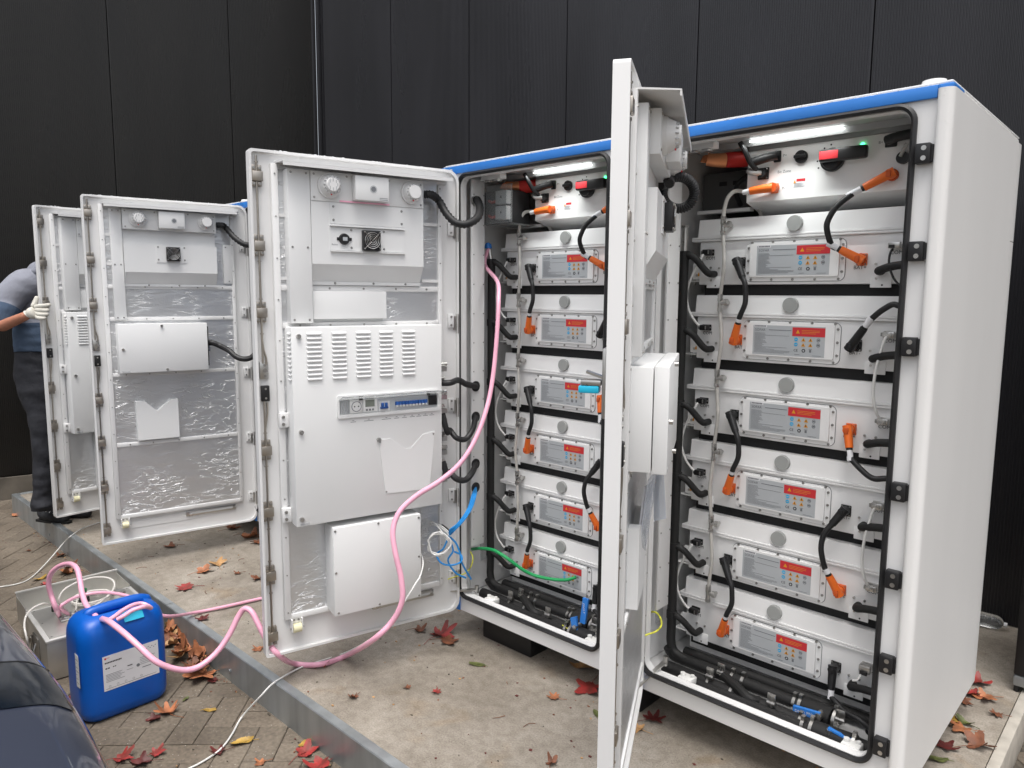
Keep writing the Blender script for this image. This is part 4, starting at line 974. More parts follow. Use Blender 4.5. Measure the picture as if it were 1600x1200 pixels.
for r, l in cables:
    r['label'] = l.format(WHO[0]); c = copy_tree(r); c.location = (-PIT, 0, .2); c['label'] = l.format(WHO[1])

# red sleeved cable lugs above the control units, coil cable, and the small fittings of each cabinet's upper left corner
def red_lead(root, lab):
    o = root.location
    r = cable_thing('red_lead', (o.x, 0, .2), lab, 'cable', 'red sleeved leads under the cabinet ceilings')
    b = MB(M['wire_red']); b.tube([(.22, .34, 1.875), (.17, .30, 1.868), (.125, .25, 1.862)], lambda t: .030 - .004 * t, 14, 4); b.build('sleeve', r)
    b = MB(M['copper']); b.tube([(.127, .252, 1.862), (.10, .23, 1.862), (.075, .215, 1.866)], lambda t: .026 - .004 * t, 12, 4)
    for k in range(5): b.tube([(.08, .22, 1.855 + k * .006), (.062, .20 + .004 * k, 1.858 + k * .005), (.055, .215, 1.862)], .003, 6, 3)
    b.build('lug', r)
    b = MB(M['black']); b.tube([(.205, .20, 1.905), (.222, .205, 1.875), (.232, .225, 1.84), (.245, .25, 1.815)], .009, 10, 5); b.build('black_lead', r)
red_lead(C1, 'red sleeved lead with bare copper end under the ceiling of the nearest cabinet'); red_lead(C2, 'red sleeved lead with bare copper end under the ceiling of the middle cabinet')
# fuse box behind clear plastic in the middle cabinet
r = empty('fuse_box', (-PIT, 0, .2), 'grey and black fuse box behind clear plastic, upper left inside the middle cabinet', 'fuse box')
b = MB(M['dark']); b.box(-.03, .15, .17, .30, 1.70, 1.842, .003); b.build('case', r)
b = MB(M['grey'])
for z in (1.712, 1.778): b.box(.088, .155, .14, .169, z, z + .058, .002)
b.use(M['ink']); 
for z in (1.738, 1.804): b.prism([(.118, .1395, z), (.128, .1395, z), (.123, .1395, z + .012)], (0, -.0006, 0))
b.build('module', r)
b = MB(M['clearplast']); b.box(.030, .19, .136, .139, 1.695, 1.86); b.box(.030, .19, .139, .30, 1.690, 1.6935); b.build('clear_cover', r, smooth=0)
b = MB(M['wire_red']); b.tube([(.03, .16, 1.80), (.06, .15, 1.79), (.085, .165, 1.80)], .006, 8, 4); b.tube([(.03, .16, 1.735), (.06, .15, 1.725), (.085, .165, 1.735)], .006, 8, 4); b.build('lead', r)
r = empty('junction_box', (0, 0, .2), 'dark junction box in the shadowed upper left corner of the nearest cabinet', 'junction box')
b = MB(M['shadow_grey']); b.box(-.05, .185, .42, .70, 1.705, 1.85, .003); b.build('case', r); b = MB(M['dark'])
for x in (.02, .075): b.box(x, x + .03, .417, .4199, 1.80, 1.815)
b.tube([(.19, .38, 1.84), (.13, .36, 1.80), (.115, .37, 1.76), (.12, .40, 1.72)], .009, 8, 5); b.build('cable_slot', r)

def route(name, label, cat, m, pts, rad, seg=10, sm=6, group=None, extra=None):
    b = MB(M[m] if isinstance(m, str) else m); b.tube(pts, rad, seg, sm); o = b.build(name); return tag(o, label, cat, group)
W2 = lambda px, py, y=.0: at_y(px, py, y)
# grommets on the middle cabinet's side panel with the black hoses to its door
for z in (.973, .833, .615, .504):
    b = MB(M['rubber']); b.cyl((.0265, .078, z), (.032, .078, z), .024, seg=18); b.build('cable_grommet', C2, off=O2)
b = MB(M['steel']); b.cyl((.0265, .072, 1.792), (.040, .072, 1.792), .022, seg=18); b.build('conduit_fitting', C2, off=O2)
DN = depth_of(V((-PIT + .03, .02, 1.0))) - .10
g = 'black corrugated hoses between the middle cabinet and its door'
def door2(u, w, z):
    th = 1.818; return V((.0265 - PIT + u * cos(th) + w * sin(th), -.0208 - u * sin(th) + w * cos(th), z + .2))
def gro(z): return V((-PIT + .03, .078, z + .2))
route('corrugated_hose', 'topmost short black hose between the louvred door box and the middle cabinet', 'hose', 'rubber', [door2(.120, .07, 1.01), door2(.09, .09, 1.012), at_d(716, 594, DN), at_d(728, 600, DN + .03), gro(.973)], .0135, group=g)
route('corrugated_hose', 'middle black hose drooping between the louvred door box and the middle cabinet', 'hose', 'rubber', [door2(.120, .07, .88), door2(.105, .085, .80), at_d(703, 672, DN - .01), at_d(713, 684, DN - .02), at_d(727, 686, DN), at_d(738, 672, DN + .04), gro(.833)], .0125, group=g)
route('corrugated_hose', 'lowest black hose drooping between the louvred door box and the middle cabinet', 'hose', 'rubber', [door2(.120, .07, .67), door2(.105, .085, .61), at_d(702, 737, DN - .01), at_d(713, 748, DN - .02), at_d(727, 750, DN), at_d(738, 738, DN + .04), gro(.615)], .0135, group=g)
def corrug(pts, r): return crom(pts, 8)
def ribbed(name, label, pts, r, group=None):
    P = crom(pts, 7); b = MB(M['rubber']); n = len(P)
    b.tube(P, lambda t: r * (1.0 if int(t * (n - 1) + .5) % 2 else .80), 12, 1); return tag(b.build(name, smooth=60), label, 'hose', group)
D2A = depth_of(door2(.05, .05, 1.7)) - .04
ribbed('corrugated_hose', 'black corrugated conduit from the white detectors to the top of the middle cabinet', [door2(.19, .05, 1.79), door2(.160, .06, 1.79), at_d(686, 314, D2A), at_d(697, 333, D2A - .02), at_d(712, 348, D2A - .03), at_d(730, 350, D2A - .02), at_d(746, 340, D2A + .02), at_d(750, 325, D2A + .08), at_d(746, 313, D2A + .13), V((-PIT + .036, .072, 1.992))], .0175)
def door3(u, w, z):
    th = 1.7822; return V((-2.8733 - .014 * cos(th) + u * cos(th) + w * sin(th), -.0208 + .014 * sin(th) - u * sin(th) + w * cos(th), z + .2))
D3A = depth_of(door3(.05, .05, 1.7)) - .05
D3h = door3(.19, .05, 1.78)
ribbed('corrugated_hose', 'black corrugated conduit at the top of the third open door from the right', [D3h, door3(.165, .06, 1.78), at_d(352, 355, D3A), at_d(366, 371, D3A - .02), at_d(380, 381, D3A - .02), at_d(392, 383, D3A), at_d(404, 378, D3A + .05), at_d(412, 370, D3A + .12)], .018)
route('corrugated_hose', 'black hose from the small control box on the third open door from the right', 'hose', 'rubber', [door3(.268, .055, 1.09), door3(.24, .07, 1.09), at_d(345, 541, D3A + .01), at_d(358, 548, D3A - .02), at_d(370, 558, D3A - .03), at_d(384, 561, D3A - .02), at_d(396, 556, D3A + .02), at_d(405, 543, D3A + .1)], .016)
def door1(u, w, z):
    th = 1.0873; return V((.0265 + u * cos(th) + w * sin(th), -.0208 - u * sin(th) + w * cos(th), z + .2))
dq = depth_of(door1(.19, .1, 1.72))
ring = [at_d(1046, 287, dq - .1)] + [at_d(1060 + 25 * cos(R(a)), 301 - 25 * sin(R(a)), dq - .06 + .0006 * (150 - a)) for a in range(125, -215, -30)] + [at_d(1030, 290, dq)]
ribbed('corrugated_hose', 'black corrugated conduit coiled in a ring beside the door of the nearest cabinet', ring, .0165)
b = MB(M['rubber']); 
# green, blue, yellow and grey wiring at the bottom of the middle cabinet
route('green_cable', 'thick green cable lying across the bottom of the middle cabinet', 'cable', 'wire_green', [W2(738, 858, .12), W2(752, 857, .09), W2(772, 860, .08), W2(795, 874, .10), W2(815, 889, .14), W2(835, 899, .18), W2(862, 905, .21), W2(885, 906, .235), W2(900, 902, .255)], .0075)
dz = depth_of(W2(720, 800, .0))
BL = 'bright blue network cables at the middle cabinet'
for k in range(3):
    o = (k - 1) * 2.6
    route('network_cable', 'bundle of blue network cables hanging from the lowest hole of the middle cabinet', 'cable', 'wire_blue', [gro(.504), at_d(741 + o, 772, dz - .10), at_d(736 + o, 790, dz - .13), at_d(728 + o, 805, dz - .15), at_d(716 + o, 820, dz - .16), at_d(706 + o, 828 + k, dz - .15)] +
          ([at_d(703, 838, dz - .12), at_d(712, 848, dz - .12), at_d(718, 862, dz - .12), at_d(722, 880, dz - .11), at_d(736, 905, dz - .06)] if k == 0 else [at_d(700, 842, dz - .13), at_d(692, 858, dz - .13), at_d(682, 866, dz - .12), at_d(690, 880, dz - .14), at_d(706, 883, dz - .14), at_d(720, 878, dz - .13), at_d(721, 868, dz - .12), at_d(710, 862, dz - .1)] if k == 1 else [at_d(702, 840, dz - .10), at_d(708, 860, dz - .1), at_d(700, 876, dz - .1), at_d(712, 895, dz - .08), at_d(728, 903, dz - .06)]), .0042, 8, 5, BL)
pts = []
for k in range(46):
    a = 2 * pi * k / 11.5; pts.append(at_d(686 + (17 + 2.4 * sin(k * 1.7)) * cos(a), 850 + (17 + 2.2 * cos(k * 1.3)) * sin(a), dz - .17 - .0006 * k))
route('grey_wire_coil', 'coil of thin pale grey wire hanging beside the white box on the middle door', 'cable', 'wire_white', [at_d(661, 822, dz - .05), at_d(668, 816, dz - .08), at_d(680, 818, dz - .12)] + pts, .0028, 7, 3)
for k in range(2):
    route('thin_grey_cable', 'loop of thin pale grey cable between the middle door and its coil', 'cable', 'wire_white', [at_d(660, 824 + 4 * k, dz - .05), at_d(672, 817 + 3 * k, dz - .1), at_d(690, 822 + 3 * k, dz - .13), at_d(704, 834 + 4 * k, dz - .14)], .0026, 7, 5, 'thin grey cables at the middle door')
route('black_lead', 'short black cable behind the grey wire coil', 'cable', 'rubber', [at_d(660, 816, dz - .02), at_d(676, 815, dz - .05), at_d(692, 822, dz - .08), at_d(702, 830, dz - .12)], .006)
route('earth_wire', 'short yellow green earth wire inside the lower left of the middle cabinet', 'wire', 'wire_yellow', [W2(735, 862, .05), W2(739, 872, .03), W2(736, 885, .02), W2(728, 895, .0), W2(718, 899, -.03), at_d(700, 905, dz - .05)], .0028, 7, 5, 'yellow green earth wires')
route('earth_wire', 'yellow green earth wire curving beside the door of the nearest cabinet', 'wire', 'wire_yellow', [W2(1016, 956, .06), W2(1025, 957, .05), W2(1032, 966, .03), W2(1033, 978, .02), W2(1024, 987, .0), W2(1008, 993, -.03), at_y(998, 1003, -.06)], .0035, 7, 5, 'yellow green earth wires')
# pink hose end: blue capped valve on top of the riser
r = empty('hose_adapter', (-PIT + .006, .2, 1.72), 'blue capped valve joining the pink hose to the riser of the middle cabinet', 'valve')
b = MB(M['blue']); b.cyl((-.012, -.01, .075), (-.012, -.01, .095), .018, .014, 14); b.ball((-.012, -.012, .086), .015, 12, 8); b.build('cap', r)
b = MB(M['steel']); b.cyl((0, 0, 0), (-.010, -.004, .07), .011, .009, 12); b.use(M['black']); b.cyl((0, 0, -.005), (0, 0, .02), .019, seg=14); b.build('stem', r)
r = empty('riser_pipe', (.006, .2, 1.71), 'short bare metal pipe on top of the riser of the nearest cabinet', 'pipe')
b = MB(M['steel']); b.cyl((0, 0, 0), (0, 0, .12), .0125, .011, 14); b.cyl((0, 0, .12), (0, 0, .128), .015, seg=6); b.build('pipe', r)
# plastic wallet with papers in the nearest door's pocket
r = empty('paper_wallet', door1(.55, .012, .535), 'clear plastic wallet of papers sticking out of the pocket on the nearest door', 'wallet')
b = MB(M['paper']); q = [door1(.47, .016, .60), door1(.60, .008, .60), door1(.58, .030, .86), door1(.45, .045, .85)]
b.prism([p - r.location for p in q], (.004, .002, 0)); b.build('sheets', r, smooth=0)
b = MB(M['wallet']); q = [door1(.45, .024, .60), door1(.62, .016, .60), door1(.60, .042, .885), door1(.50, .062, .91), door1(.42, .056, .875)]
b.prism([p - r.location for p in q], (.002, .001, 0)); q = [door1(.42, .040, .88), door1(.47, .075, .88), door1(.46, .085, .74), door1(.43, .05, .72)]; b.prism([p - r.location for p in q], (.002, .001, 0)); b.build('sleeve', r, smooth=0)

# ------------------------------------------------------------------ jerrycan
JX, JY = -1.79, -1.208
r = empty('jerrycan', (JX, JY, GZ), 'blue plastic jerrycan with a white label, pink hose threaded through its handle', 'jerrycan')
b = MB(M['jerry']); hx, hy = .112, .168; secs = []
for z, ins, rad in ((0, .030, .045), (.006, .018, .05), (.022, .006, .055), (.05, .001, .058), (.12, .0, .058), (.21, .0, .058), (.30, .0, .058), (.335, .0, .058), (.365, .002, .058), (.395, .010, .056), (.415, .024, .052), (.426, .042, .045), (.430, .058, .04)):
    secs.append([b.bm.verts.new((x, y, z)) for x, y in rrect(-hx + ins, hx - ins, -hy + ins, hy - ins, rad, 7)])
k = len(secs[0])
for a, c in zip(secs, secs[1:]):
    for i in range(k): b.face((a[i], a[(i + 1) % k], c[(i + 1) % k], c[i]))
b.face(secs[0][::-1])
top = [b.bm.verts.new((x, y, .412)) for x, y in rrect(-hx + .066, hx - .066, -hy + .066, hy - .066, .03, 7)]
for i in range(k): b.face((secs[-1][i], secs[-1][(i + 1) % k], top[(i + 1) % k], top[i]))
b.face(top); b.build('body', r, smooth=40)
b = MB(M['jerry']); b.tube([(-.01, -.105, .40), (-.01, -.098, .420), (-.01, -.07, .428), (-.01, .02, .430), (-.01, .09, .428), (-.01, .125, .416), (-.01, .130, .40)], .021, 12, 5); b.build('handle', r)
b = MB(M['jerry']); b.cyl((-.035, .122, .40), (-.035, .122, .420), .030, .029, 18); b.build('spout', r)
b = MB(M['paper']); x = hx + .0008; b.prism([(x, -.092, .130), (x, .122, .130), (x, .122, .276), (x, -.092, .276)], (.0006, 0, 0))
x += .0008; TX = lambda y, z: Matrix.Translation((x + .0006, y, z)) @ Matrix.Rotation(R(90), 4, 'Z') @ Matrix.Rotation(R(90), 4, 'X')
def bar(y0, y1, z, h=.0014): b.prism([(x, y0, z), (x, y1, z), (x, y1, z + h), (x, y0, z + h)], (.0003, 0, 0))
b.use(M['red']); bar(-.085, -.078, .262, .007); bar(-.077, -.066, .266); b.use(M['ink'])
for k in range(11): bar(-.084 + k * .0058, -.0796 + k * .0058, .244, .0058)
bar(-.083, -.076, .221, .005); bar(-.074, -.067, .221, .005); bar(-.055, -.050, .222, .004); bar(-.048, -.043, .222, .004); bar(-.001, .018, .205, .0035)
b.use(M['ink2']); rg = random.Random(4)
for k in range(6): bar(-.083, -.083 + rg.uniform(.05, .10), .196 - k * .006)
for k in range(5): bar(.048, .048 + rg.uniform(.03, .062), .222 - k * .007)
bar(-.005, .02, .190); bar(.055, .09, .178, .003); b.cyl((x, .040, .195), (x + .0003, .040, .195), .007, seg=12)
for k in range(5): b.tube([(x, -.07 + k * .03 + .004 * cos(2 * pi * q / 8), .146 + .004 * sin(2 * pi * q / 8)) for q in range(9)], .0005, 4, 1)
for k in range(8): bar(.06 + .007 * k, .064 + .007 * k, .252 + .006 * (k % 2), .0028)
bar(-.085, .11, .137); b.build('paper_label', r, smooth=0)
b = MB(M['paper']); b.prism([(.045, -hy - .0008, .16), (.085, -hy - .0008, .165), (.085, -hy - .0008, .30), (.045, -hy - .0008, .30)], (0, -.0006, 0)); b.use(M['ink2'])
for k in range(7): b.prism([(.05, -hy - .0016, .18 + k * .016), (.08 - .01 * (k % 3), -hy - .0016, .18 + k * .016), (.08 - .01 * (k % 3), -hy - .0016, .182 + k * .016), (.05, -hy - .0016, .182 + k * .016)], (0, -.0003, 0))
b.build('side_label', r, smooth=0)
b = MB(M['holo']); 
P = [(hx - .006, .00, .388), (hx - .006, .075, .388), (hx - .034, .075, .4205), (hx - .034, .00, .4205)]
b.prism([V(p) + V((.004, 0, .003)) for p in P], (.0006, 0, .0006)); b.build('sticker', r, smooth=0)

# ------------------------------------------------------------------ pump case
r = empty('pump_case', (-2.38, -1.125, GZ), 'open stainless steel pump case with clear tubing, beside the blue jerrycan', 'case', rz=R(-3))
hx, hy, h = .205, .232, .192
b = MB(M['brushed']); b.box(-hx, hx, -hy, hy, 0.004, h - .012, .002); b.use(M['rim']); b.box(-hx - .003, hx + .003, -hy - .003, hy + .003, h - .0118, h, .002); b.build('box', r)
b = MB(M['brushed']); b.box(-hx + .02, hx - .014, -hy + .016, hy - .016, h + .0005, h + .004, .001); b.use(M['screw'])
for x in (-hx + .03, 0, hx - .025):
    for y in (-hy + .026, hy - .026): b.cyl((x, y, h + .004), (x, y, h + .006), .004, seg=8)
b.build('deck_panel', r)
b = MB(M['brushed']); t = .0025; L0, L1 = -hx - .235, -hx - .006        # lid folded back, a shallow tray
b.box(L0, L1, -hy, hy, .075, .075 + t); b.box(L0, L0 + t, -hy, hy, .0776, .215); b.box(L1 - t, L1, -hy, hy, .0776, .185); b.box(L0 + .003, L1 - .003, -hy, -hy + t, .0776, .200); b.box(L0 + .003, L1 - .003, hy - t, hy, .0776, .200)
b.use(M['rim']); b.box(L0 - .004, L0 + .008, -hy - .003, hy + .003, .2151, .221); b.build('lid', r, smooth=0)
b = MB(M['screw'])
for y in (-.13, .13):
    b.box(hx + .0005, hx + .010, y - .016, y + .016, .12, .172, .002); b.tube([(hx + .012, y - .012, .168), (hx + .014, y - .012, .200), (hx + .012, y + .012, .200), (hx + .012, y + .012, .168)], .002, 6, 2); b.box(hx + .0034, hx + .012, y - .012, y + .012, .184, .196)
b.build('clasp', r)
b = MB(M['steel']); b.box(-.045, .055, -hy - .009, -hy - .0005, .05, .15, .002)
for x in (-.04, .05): b.cyl((x, -hy - .012, .14), (x, -hy - .012, .06), .006, seg=8)
b.tube([(-.04, -hy - .015, .13), (-.05, -hy - .03, .09), (-.035, -hy - .035, .06), (.045, -hy - .035, .06), (.06, -hy - .03, .09), (.05, -hy - .015, .13)], .006, 10, 4); b.build('side_handle', r)
b = MB(M['steel']); b.cyl((-.13, .03, h + .004), (-.13, .03, h + .010), .062, seg=30); b.cyl((-.13, .03, h + .010), (-.13, .03, h + .013), .055, seg=30); b.cyl((-.14, .155, h + .004), (-.14, .155, h + .016), .036, .034, 20); b.build('tank_lid', r)
b = MB(M['black']); b.cyl((-.13, .0, h + .013), (-.13, .0, h + .034), .024, .022, 14); b.cyl((-.13, .0, h + .034), (-.13, .0, h + .062), .013, seg=12); b.use(mat('green_knob', (.01, .16, .06), .4)); b.cyl((-.13, .0, h + .062), (-.13, .0, h + .074), .014, seg=12); b.build('regulator', r)
b = MB(M['steel'])
for k in range(3): b.cyl((-.02 + k * .03, -.14, h + .012), (-.02 + k * .03, -.05, h + .012), .006, seg=8)
for y in (-.125, -.095, -.065): b.cyl((.01, y, h + .004), (.01, y, h + .03), .007, seg=8)
b.build('manifold', r)
b = MB(M['black']); b.cyl((-.12, -.13, h + .004), (-.12, -.13, h + .03), .014, seg=12); b.build('cap', r)
cw = lambda x, y, z: Matrix.Rotation(R(-3), 4, 'Z') @ V((x, y, z)) + r.location
CT = mat('milky_clear_tube', (.62, .60, .56), .2, coat=.4)
g = 'clear tubing on the pump case'
route('clear_tube', 'clear tube arching high over the deck of the pump case', 'tube', CT, [cw(-.01, -.1, h + .03), at_d(92, 940, 3.42), at_d(100, 922, 3.45), at_d(125, 908, 3.5), at_d(150, 902, 3.55), at_d(172, 904, 3.58), at_d(179, 914, 3.56), at_d(172, 928, 3.5), at_d(155, 942, 3.45), at_d(138, 952, 3.4)], .0048, 8, 6, g)
route('clear_tube', 'clear tube bent down over the left side of the pump case', 'tube', CT, [cw(-.10, -.13, h + .03), at_d(70, 943, 3.42), at_d(52, 950, 3.38), at_d(41, 962, 3.33), at_d(38, 978, 3.28), at_d(42, 998, 3.25), at_d(45, 1010, 3.27)], .0046, 8, 6, g)
pts = [cw(.01, -.07, h + .03)]
for k in range(26):
    a = -pi * .8 + 2 * pi * k / 12; pts.append(cw(-.12 + .075 * cos(a), .03 + .085 * sin(a), h + .018 + .0006 * k))
route('clear_tube', 'clear tube coiled flat around the tank lid of the pump case', 'tube', CT, pts, .0046, 8, 4, g)

# ------------------------------------------------------------------ pink hoses
dj = depth_of((JX, JY, .28))
pts = [V((-PIT - .004, .19, 1.795)), V((-PIT - .006, .17, 1.72)), at_y(777, 440, .10), at_y(779, 470, .04), at_y(776, 530, .0), at_d(770, 590, 3.06), at_d(760, 640, 3.02), at_d(742, 688, 2.98), at_d(718, 725, 2.95), at_d(685, 753, 2.93), at_d(650, 775, 2.92), at_d(624, 800, 2.90), at_d(614, 830, 2.88), at_d(618, 865, 2.87), at_d(627, 905, 2.87), at_d(628, 940, 2.87), at_d(612, 972, 2.88), at_d(580, 1002, 2.90),
       at_z(540, 1025, .02), at_z(500, 1038, .018), at_z(460, 1037, .018), at_d(436, 1024, 2.93), at_d(418, 1002, 2.93), at_d(405, 978, 2.93), at_d(394, 957, 2.94), at_d(383, 951, 2.95), at_d(373, 962, 2.95), at_d(358, 992, 2.93), at_d(338, 1020, 2.90), at_d(312, 1041, 2.86), at_d(288, 1047, 2.82), at_d(262, 1042, 2.78), at_d(240, 1031, 2.76), at_d(215, 1008, 2.77), at_d(190, 986, 2.80), at_d(170, 971, 2.85), at_d(160, 967, 2.93)]
route('pink_hose', 'long pink hose running from the middle cabinet across the slab into the blue jerrycan', 'hose', 'pink', pts, lambda t: .0086 + .0028 * min(1, t * 2.6), 12, 8, 'pink hoses')
route('pink_hose', 'pink hose arching up from the pump case deck and down into the blue jerrycan', 'hose', 'pink', [cw(-.02, -.13, h + .01), at_d(88, 952, 3.36), at_d(80, 930, 3.36), at_d(76, 912, 3.35), at_d(80, 896, 3.34), at_d(92, 885, 3.32), at_d(108, 881, 3.28), at_d(119, 887, 3.23), at_d(124, 902, 3.18), at_d(128, 925, 3.12), at_d(134, 944, 3.06), at_d(145, 958, 3.0), at_d(152, 966, 2.96)], .0112, 12, 8, 'pink hoses')
route('pink_hose', 'thin pink hose from the pump case passing behind the jerrycan and up onto the slab', 'hose', 'pink', [cw(.01, -.10, h + .02), at_d(94, 950, 3.40), at_d(105, 940, 3.42), at_d(125, 931, 3.44), at_d(155, 926, 3.46), at_d(185, 928, 3.42), at_d(215, 937, 3.36), at_d(240, 955, 3.3), at_d(262, 963, 3.32), at_z(300, 958, .022), at_z(350, 948, .014), at_z(412, 934, .012), at_z(440, 928, .012)], .0078, 10, 8, 'pink hoses')
route('pink_hose', 'short loop of pink hose lying over the handle of the blue jerrycan', 'hose', 'pink', [at_d(166, 971, 2.89), at_d(178, 964, 2.92), at_d(190, 955, 2.96), at_d(206, 946, 3.0), at_d(222, 943, 3.03), at_d(236, 950, 3.02), at_d(226, 948, 2.96), at_d(208, 953, 2.93), at_d(194, 962, 2.91), at_d(183, 968, 2.90)], .0085, 10, 8, 'pink hoses')
# white cables on the ground
route('white_cable', 'thin white cable draped over the steel edge behind the pump case', 'cable', 'wire_white', [at_z(170, 812, .008), at_z(150, 818, .008), at_z(128, 826, .012), at_z(110, 838, .010), at_d(98, 850, depth_of(at_z(92, 860, -.10)) - .02), at_z(72, 880, GZ + .02), at_z(48, 903, GZ + .006), at_z(28, 912, GZ + .006), at_z(0, 917, GZ + .006), at_z(-60, 925, GZ + .006)], .0035, 8, 6)
route('white_cable', 'thin white cable crossing the slab edge in front of the middle door', 'cable', 'wire_white', [door2(.236, .06, .30), door2(.226, .09, .25), at_d(657, 899, 2.98), at_d(650, 911, 2.95), at_d(636, 934, 2.93), at_d(615, 965, 2.93), at_d(580, 998, 2.95), at_z(540, 1020, .010), at_z(500, 1033, .006), at_z(470, 1043, .006), at_z(445, 1056, .012), at_z(425, 1069, .012), at_d(408, 1087, depth_of(at_z(408, 1087, -.03)) - .02), at_z(378, 1120, GZ + .012), at_z(362, 1148, GZ + .008), at_z(345, 1170, GZ + .006), at_z(320, 1188, GZ + .006), at_z(295, 1201, GZ + .006), at_z(262, 1216, GZ + .006)], .0036, 8, 6)

# ------------------------------------------------------------------ black enclosure at the right edge
r = empty('black_enclosure', (.975, 1.23, 0), 'black metal enclosure cut by the right edge of the picture', 'enclosure')
b = MB(M['blackmetal']); b.box(0, .06, 0, .06, .075, 1.85, .004); b.box(.064, .9, .012, .5, .075, 1.84, .003); b.box(.0, .9, .065, .5, .08, 1.85, .003); b.build('body', r)
b = MB(M['galv']); b.box(.0, .9, .0, .5, .028, .073, .006); b.build('base_plate', r)
b = MB(M['black'])
for x in (.012, .05, .4): b.cyl((x, .02, 0), (x, .02, .028), .010, seg=10)
b.build('foot', r)
b = MB(M['paper']); b.box(.068, .16, .0095, .0118, .22, .30); b.build('plate', r)
r = empty('plastic_bottle', at_z(1548, 982, .0), 'crushed clear plastic bottle lying behind the nearest cabinet', 'bottle')
b = MB(M['clearplast']); b.tube([(-.16, 0, .035), (-.10, 0, .036), (-.02, .01, .034), (.03, .015, .032), (.05, .015, .03)], lambda t: .034 if t < .7 else .034 - (t - .7) * .08, 14, 3); b.build('body', r); b = MB(M['paper']); b.cyl((.05, .015, .03), (.062, .016, .03), .012, seg=12); b.build('cap', r)

# ------------------------------------------------------------------ car at the lower left
CYC = -2.584
def hw(x):
    x -= .3
    return .905 if x < -1.0 else .905 - .05 * ((x + 1.0) / .8) ** 2 if x < -.2 else .855 - .30 * ((x + .2) / .3) ** 2
def topz(x):
    x -= .3
    return .70 - .0 * x if x < -1.0 else .70 - .09 * ((x + 1.0) / .8) ** 1.6 if x < -.2 else .61 - .22 * ((x + .2) / .3) ** 2
def sec(x, t):
    "t 0 = sill, 1 = centre line"
    H = hw(x); Z = topz(x); zb = .05
    K = [(0, H - .06, zb), (.12, H - .015, zb + .08), (.28, H, .30 * Z / .70 + .02), (.42, H - .004, .47 * Z / .70 + .02), (.52, H - .022, .575 * Z / .70), (.60, H - .062, .645 * Z / .70), (.70, H - .15, .69 * Z / .70), (.82, H - .40, .735 * Z / .70), (1, 0, .76 * Z / .70)]
    for (a, y0, z0), (c, y1, z1) in zip(K, K[1:]):
        if t <= c + 1e-9:
            f = (t - a) / (c - a); return y0 + (y1 - y0) * f, z0 + (z1 - z0) * f
r = empty('car', (-2.0, CYC, GZ), 'dark blue glossy car parked at the lower left, only its front corner in the picture', 'car')
off = V((2.0, -CYC, -GZ))
KT = (0, .12, .28, .42, .52, .60, .70, .82, 1)
def row(x):
    f = 1.0 if x > -3.5 else 1 - .25 * ((-3.5 - x) / .65) ** 2
    return [V((x, CYC + p.y * f, p.z)) for p in crom([V((x, *sec(x, t))) for t in KT], 7)]
xs = [.392, .385, .37, .35, .32, .28, .22, .15, .07, -.02, -.12, -.24, -.36, -.48, -.6, -.75, -.9, -1.1, -1.35, -1.7, -2.2, -2.8, -3.4, -3.6, -3.8, -4.0, -4.1, -4.15]
b = MB(M['carpaint']); rings = []
for x in xs:
    q = row(x); rings.append([b.bm.verts.new(p) for p in q] + [b.bm.verts.new((p.x, 2 * CYC - p.y, p.z)) for p in q[-2::-1]])
for a, c in zip(rings, rings[1:]):
    for i in range(len(a) - 1): b.face((a[i], a[i + 1], c[i + 1], c[i]))
b.face(rings[0]); b.face(rings[-1][::-1]); b.build('body', r, off=off, smooth=50)
b = MB(M['carglass']); G = []
for k in range(15):
    s_ = k / 14; x = -.645 + .225 * s_; q = row(x); n0 = 31 + int(round(5 * abs(s_ - .55))); q = q[n0:48]
    q = [p.lerp(p2, .0) for p, p2 in zip(q, q)]
    m_ = [q[0].lerp(q[-1], 0)] ; q = crom(q, 1); w = [q[int(round(u * (len(q) - 1) / 14))] for u in range(15)]
    G.append([b.bm.verts.new(p + V((0, .0012, .0022))) for p in w])
for p, q in zip(G, G[1:]):
    for u in range(14): b.face((p[u], p[u + 1], q[u + 1], q[u]))
b.build('headlamp', r, off=off, smooth=70)
b = MB(M['black']); b.tube([v.co.copy() if hasattr(v, 'co') else v for v in [row(-.652)[n_] + V((0, .0005, .001)) for n_ in range(33, 49, 3)]], .0028, 6, 3); b.build('panel_gap', r, off=off)
b = MB(M['black']); P = [V((x, CYC + sec(x, .815)[0], sec(x, .815)[1] + .003)) for x in (-.30, -.5, -.8, -1.1, -1.4)]; b.tube(P, .004, 6, 4); b.build('bonnet_gap', r, off=off)
b = MB(M['carglass'])
A = [(-1.35, .80, .70), (-2.0, .66, 1.16), (-3.1, .64, 1.16), (-3.75, .78, .74)]
L_ = [b.bm.verts.new((x, CYC + y, z)) for x, y, z in A]; Q_ = [b.bm.verts.new((x, CYC - y, z)) for x, y, z in A]
b.face(L_); b.face(Q_[::-1]); b.face((L_[0], L_[1], Q_[1], Q_[0])); b.face((L_[2], L_[3], Q_[3], Q_[2])); b.use(M['carpaint']); b.face((L_[1], L_[2], Q_[2], Q_[1])); b.build('cabin', r, off=off, smooth=0)
for x in (-.80, -3.35):
    for s in (1, -1):
        b = MB(M['tyre']); b.cyl((x, CYC + s * .70, .165), (x, CYC + s * .892, .165), .305, seg=36); b.use(M['steel']); b.cyl((x, CYC + s * .893, .165), (x, CYC + s * .899, .165), .20, seg=30); b.build('wheel', r, off=off)

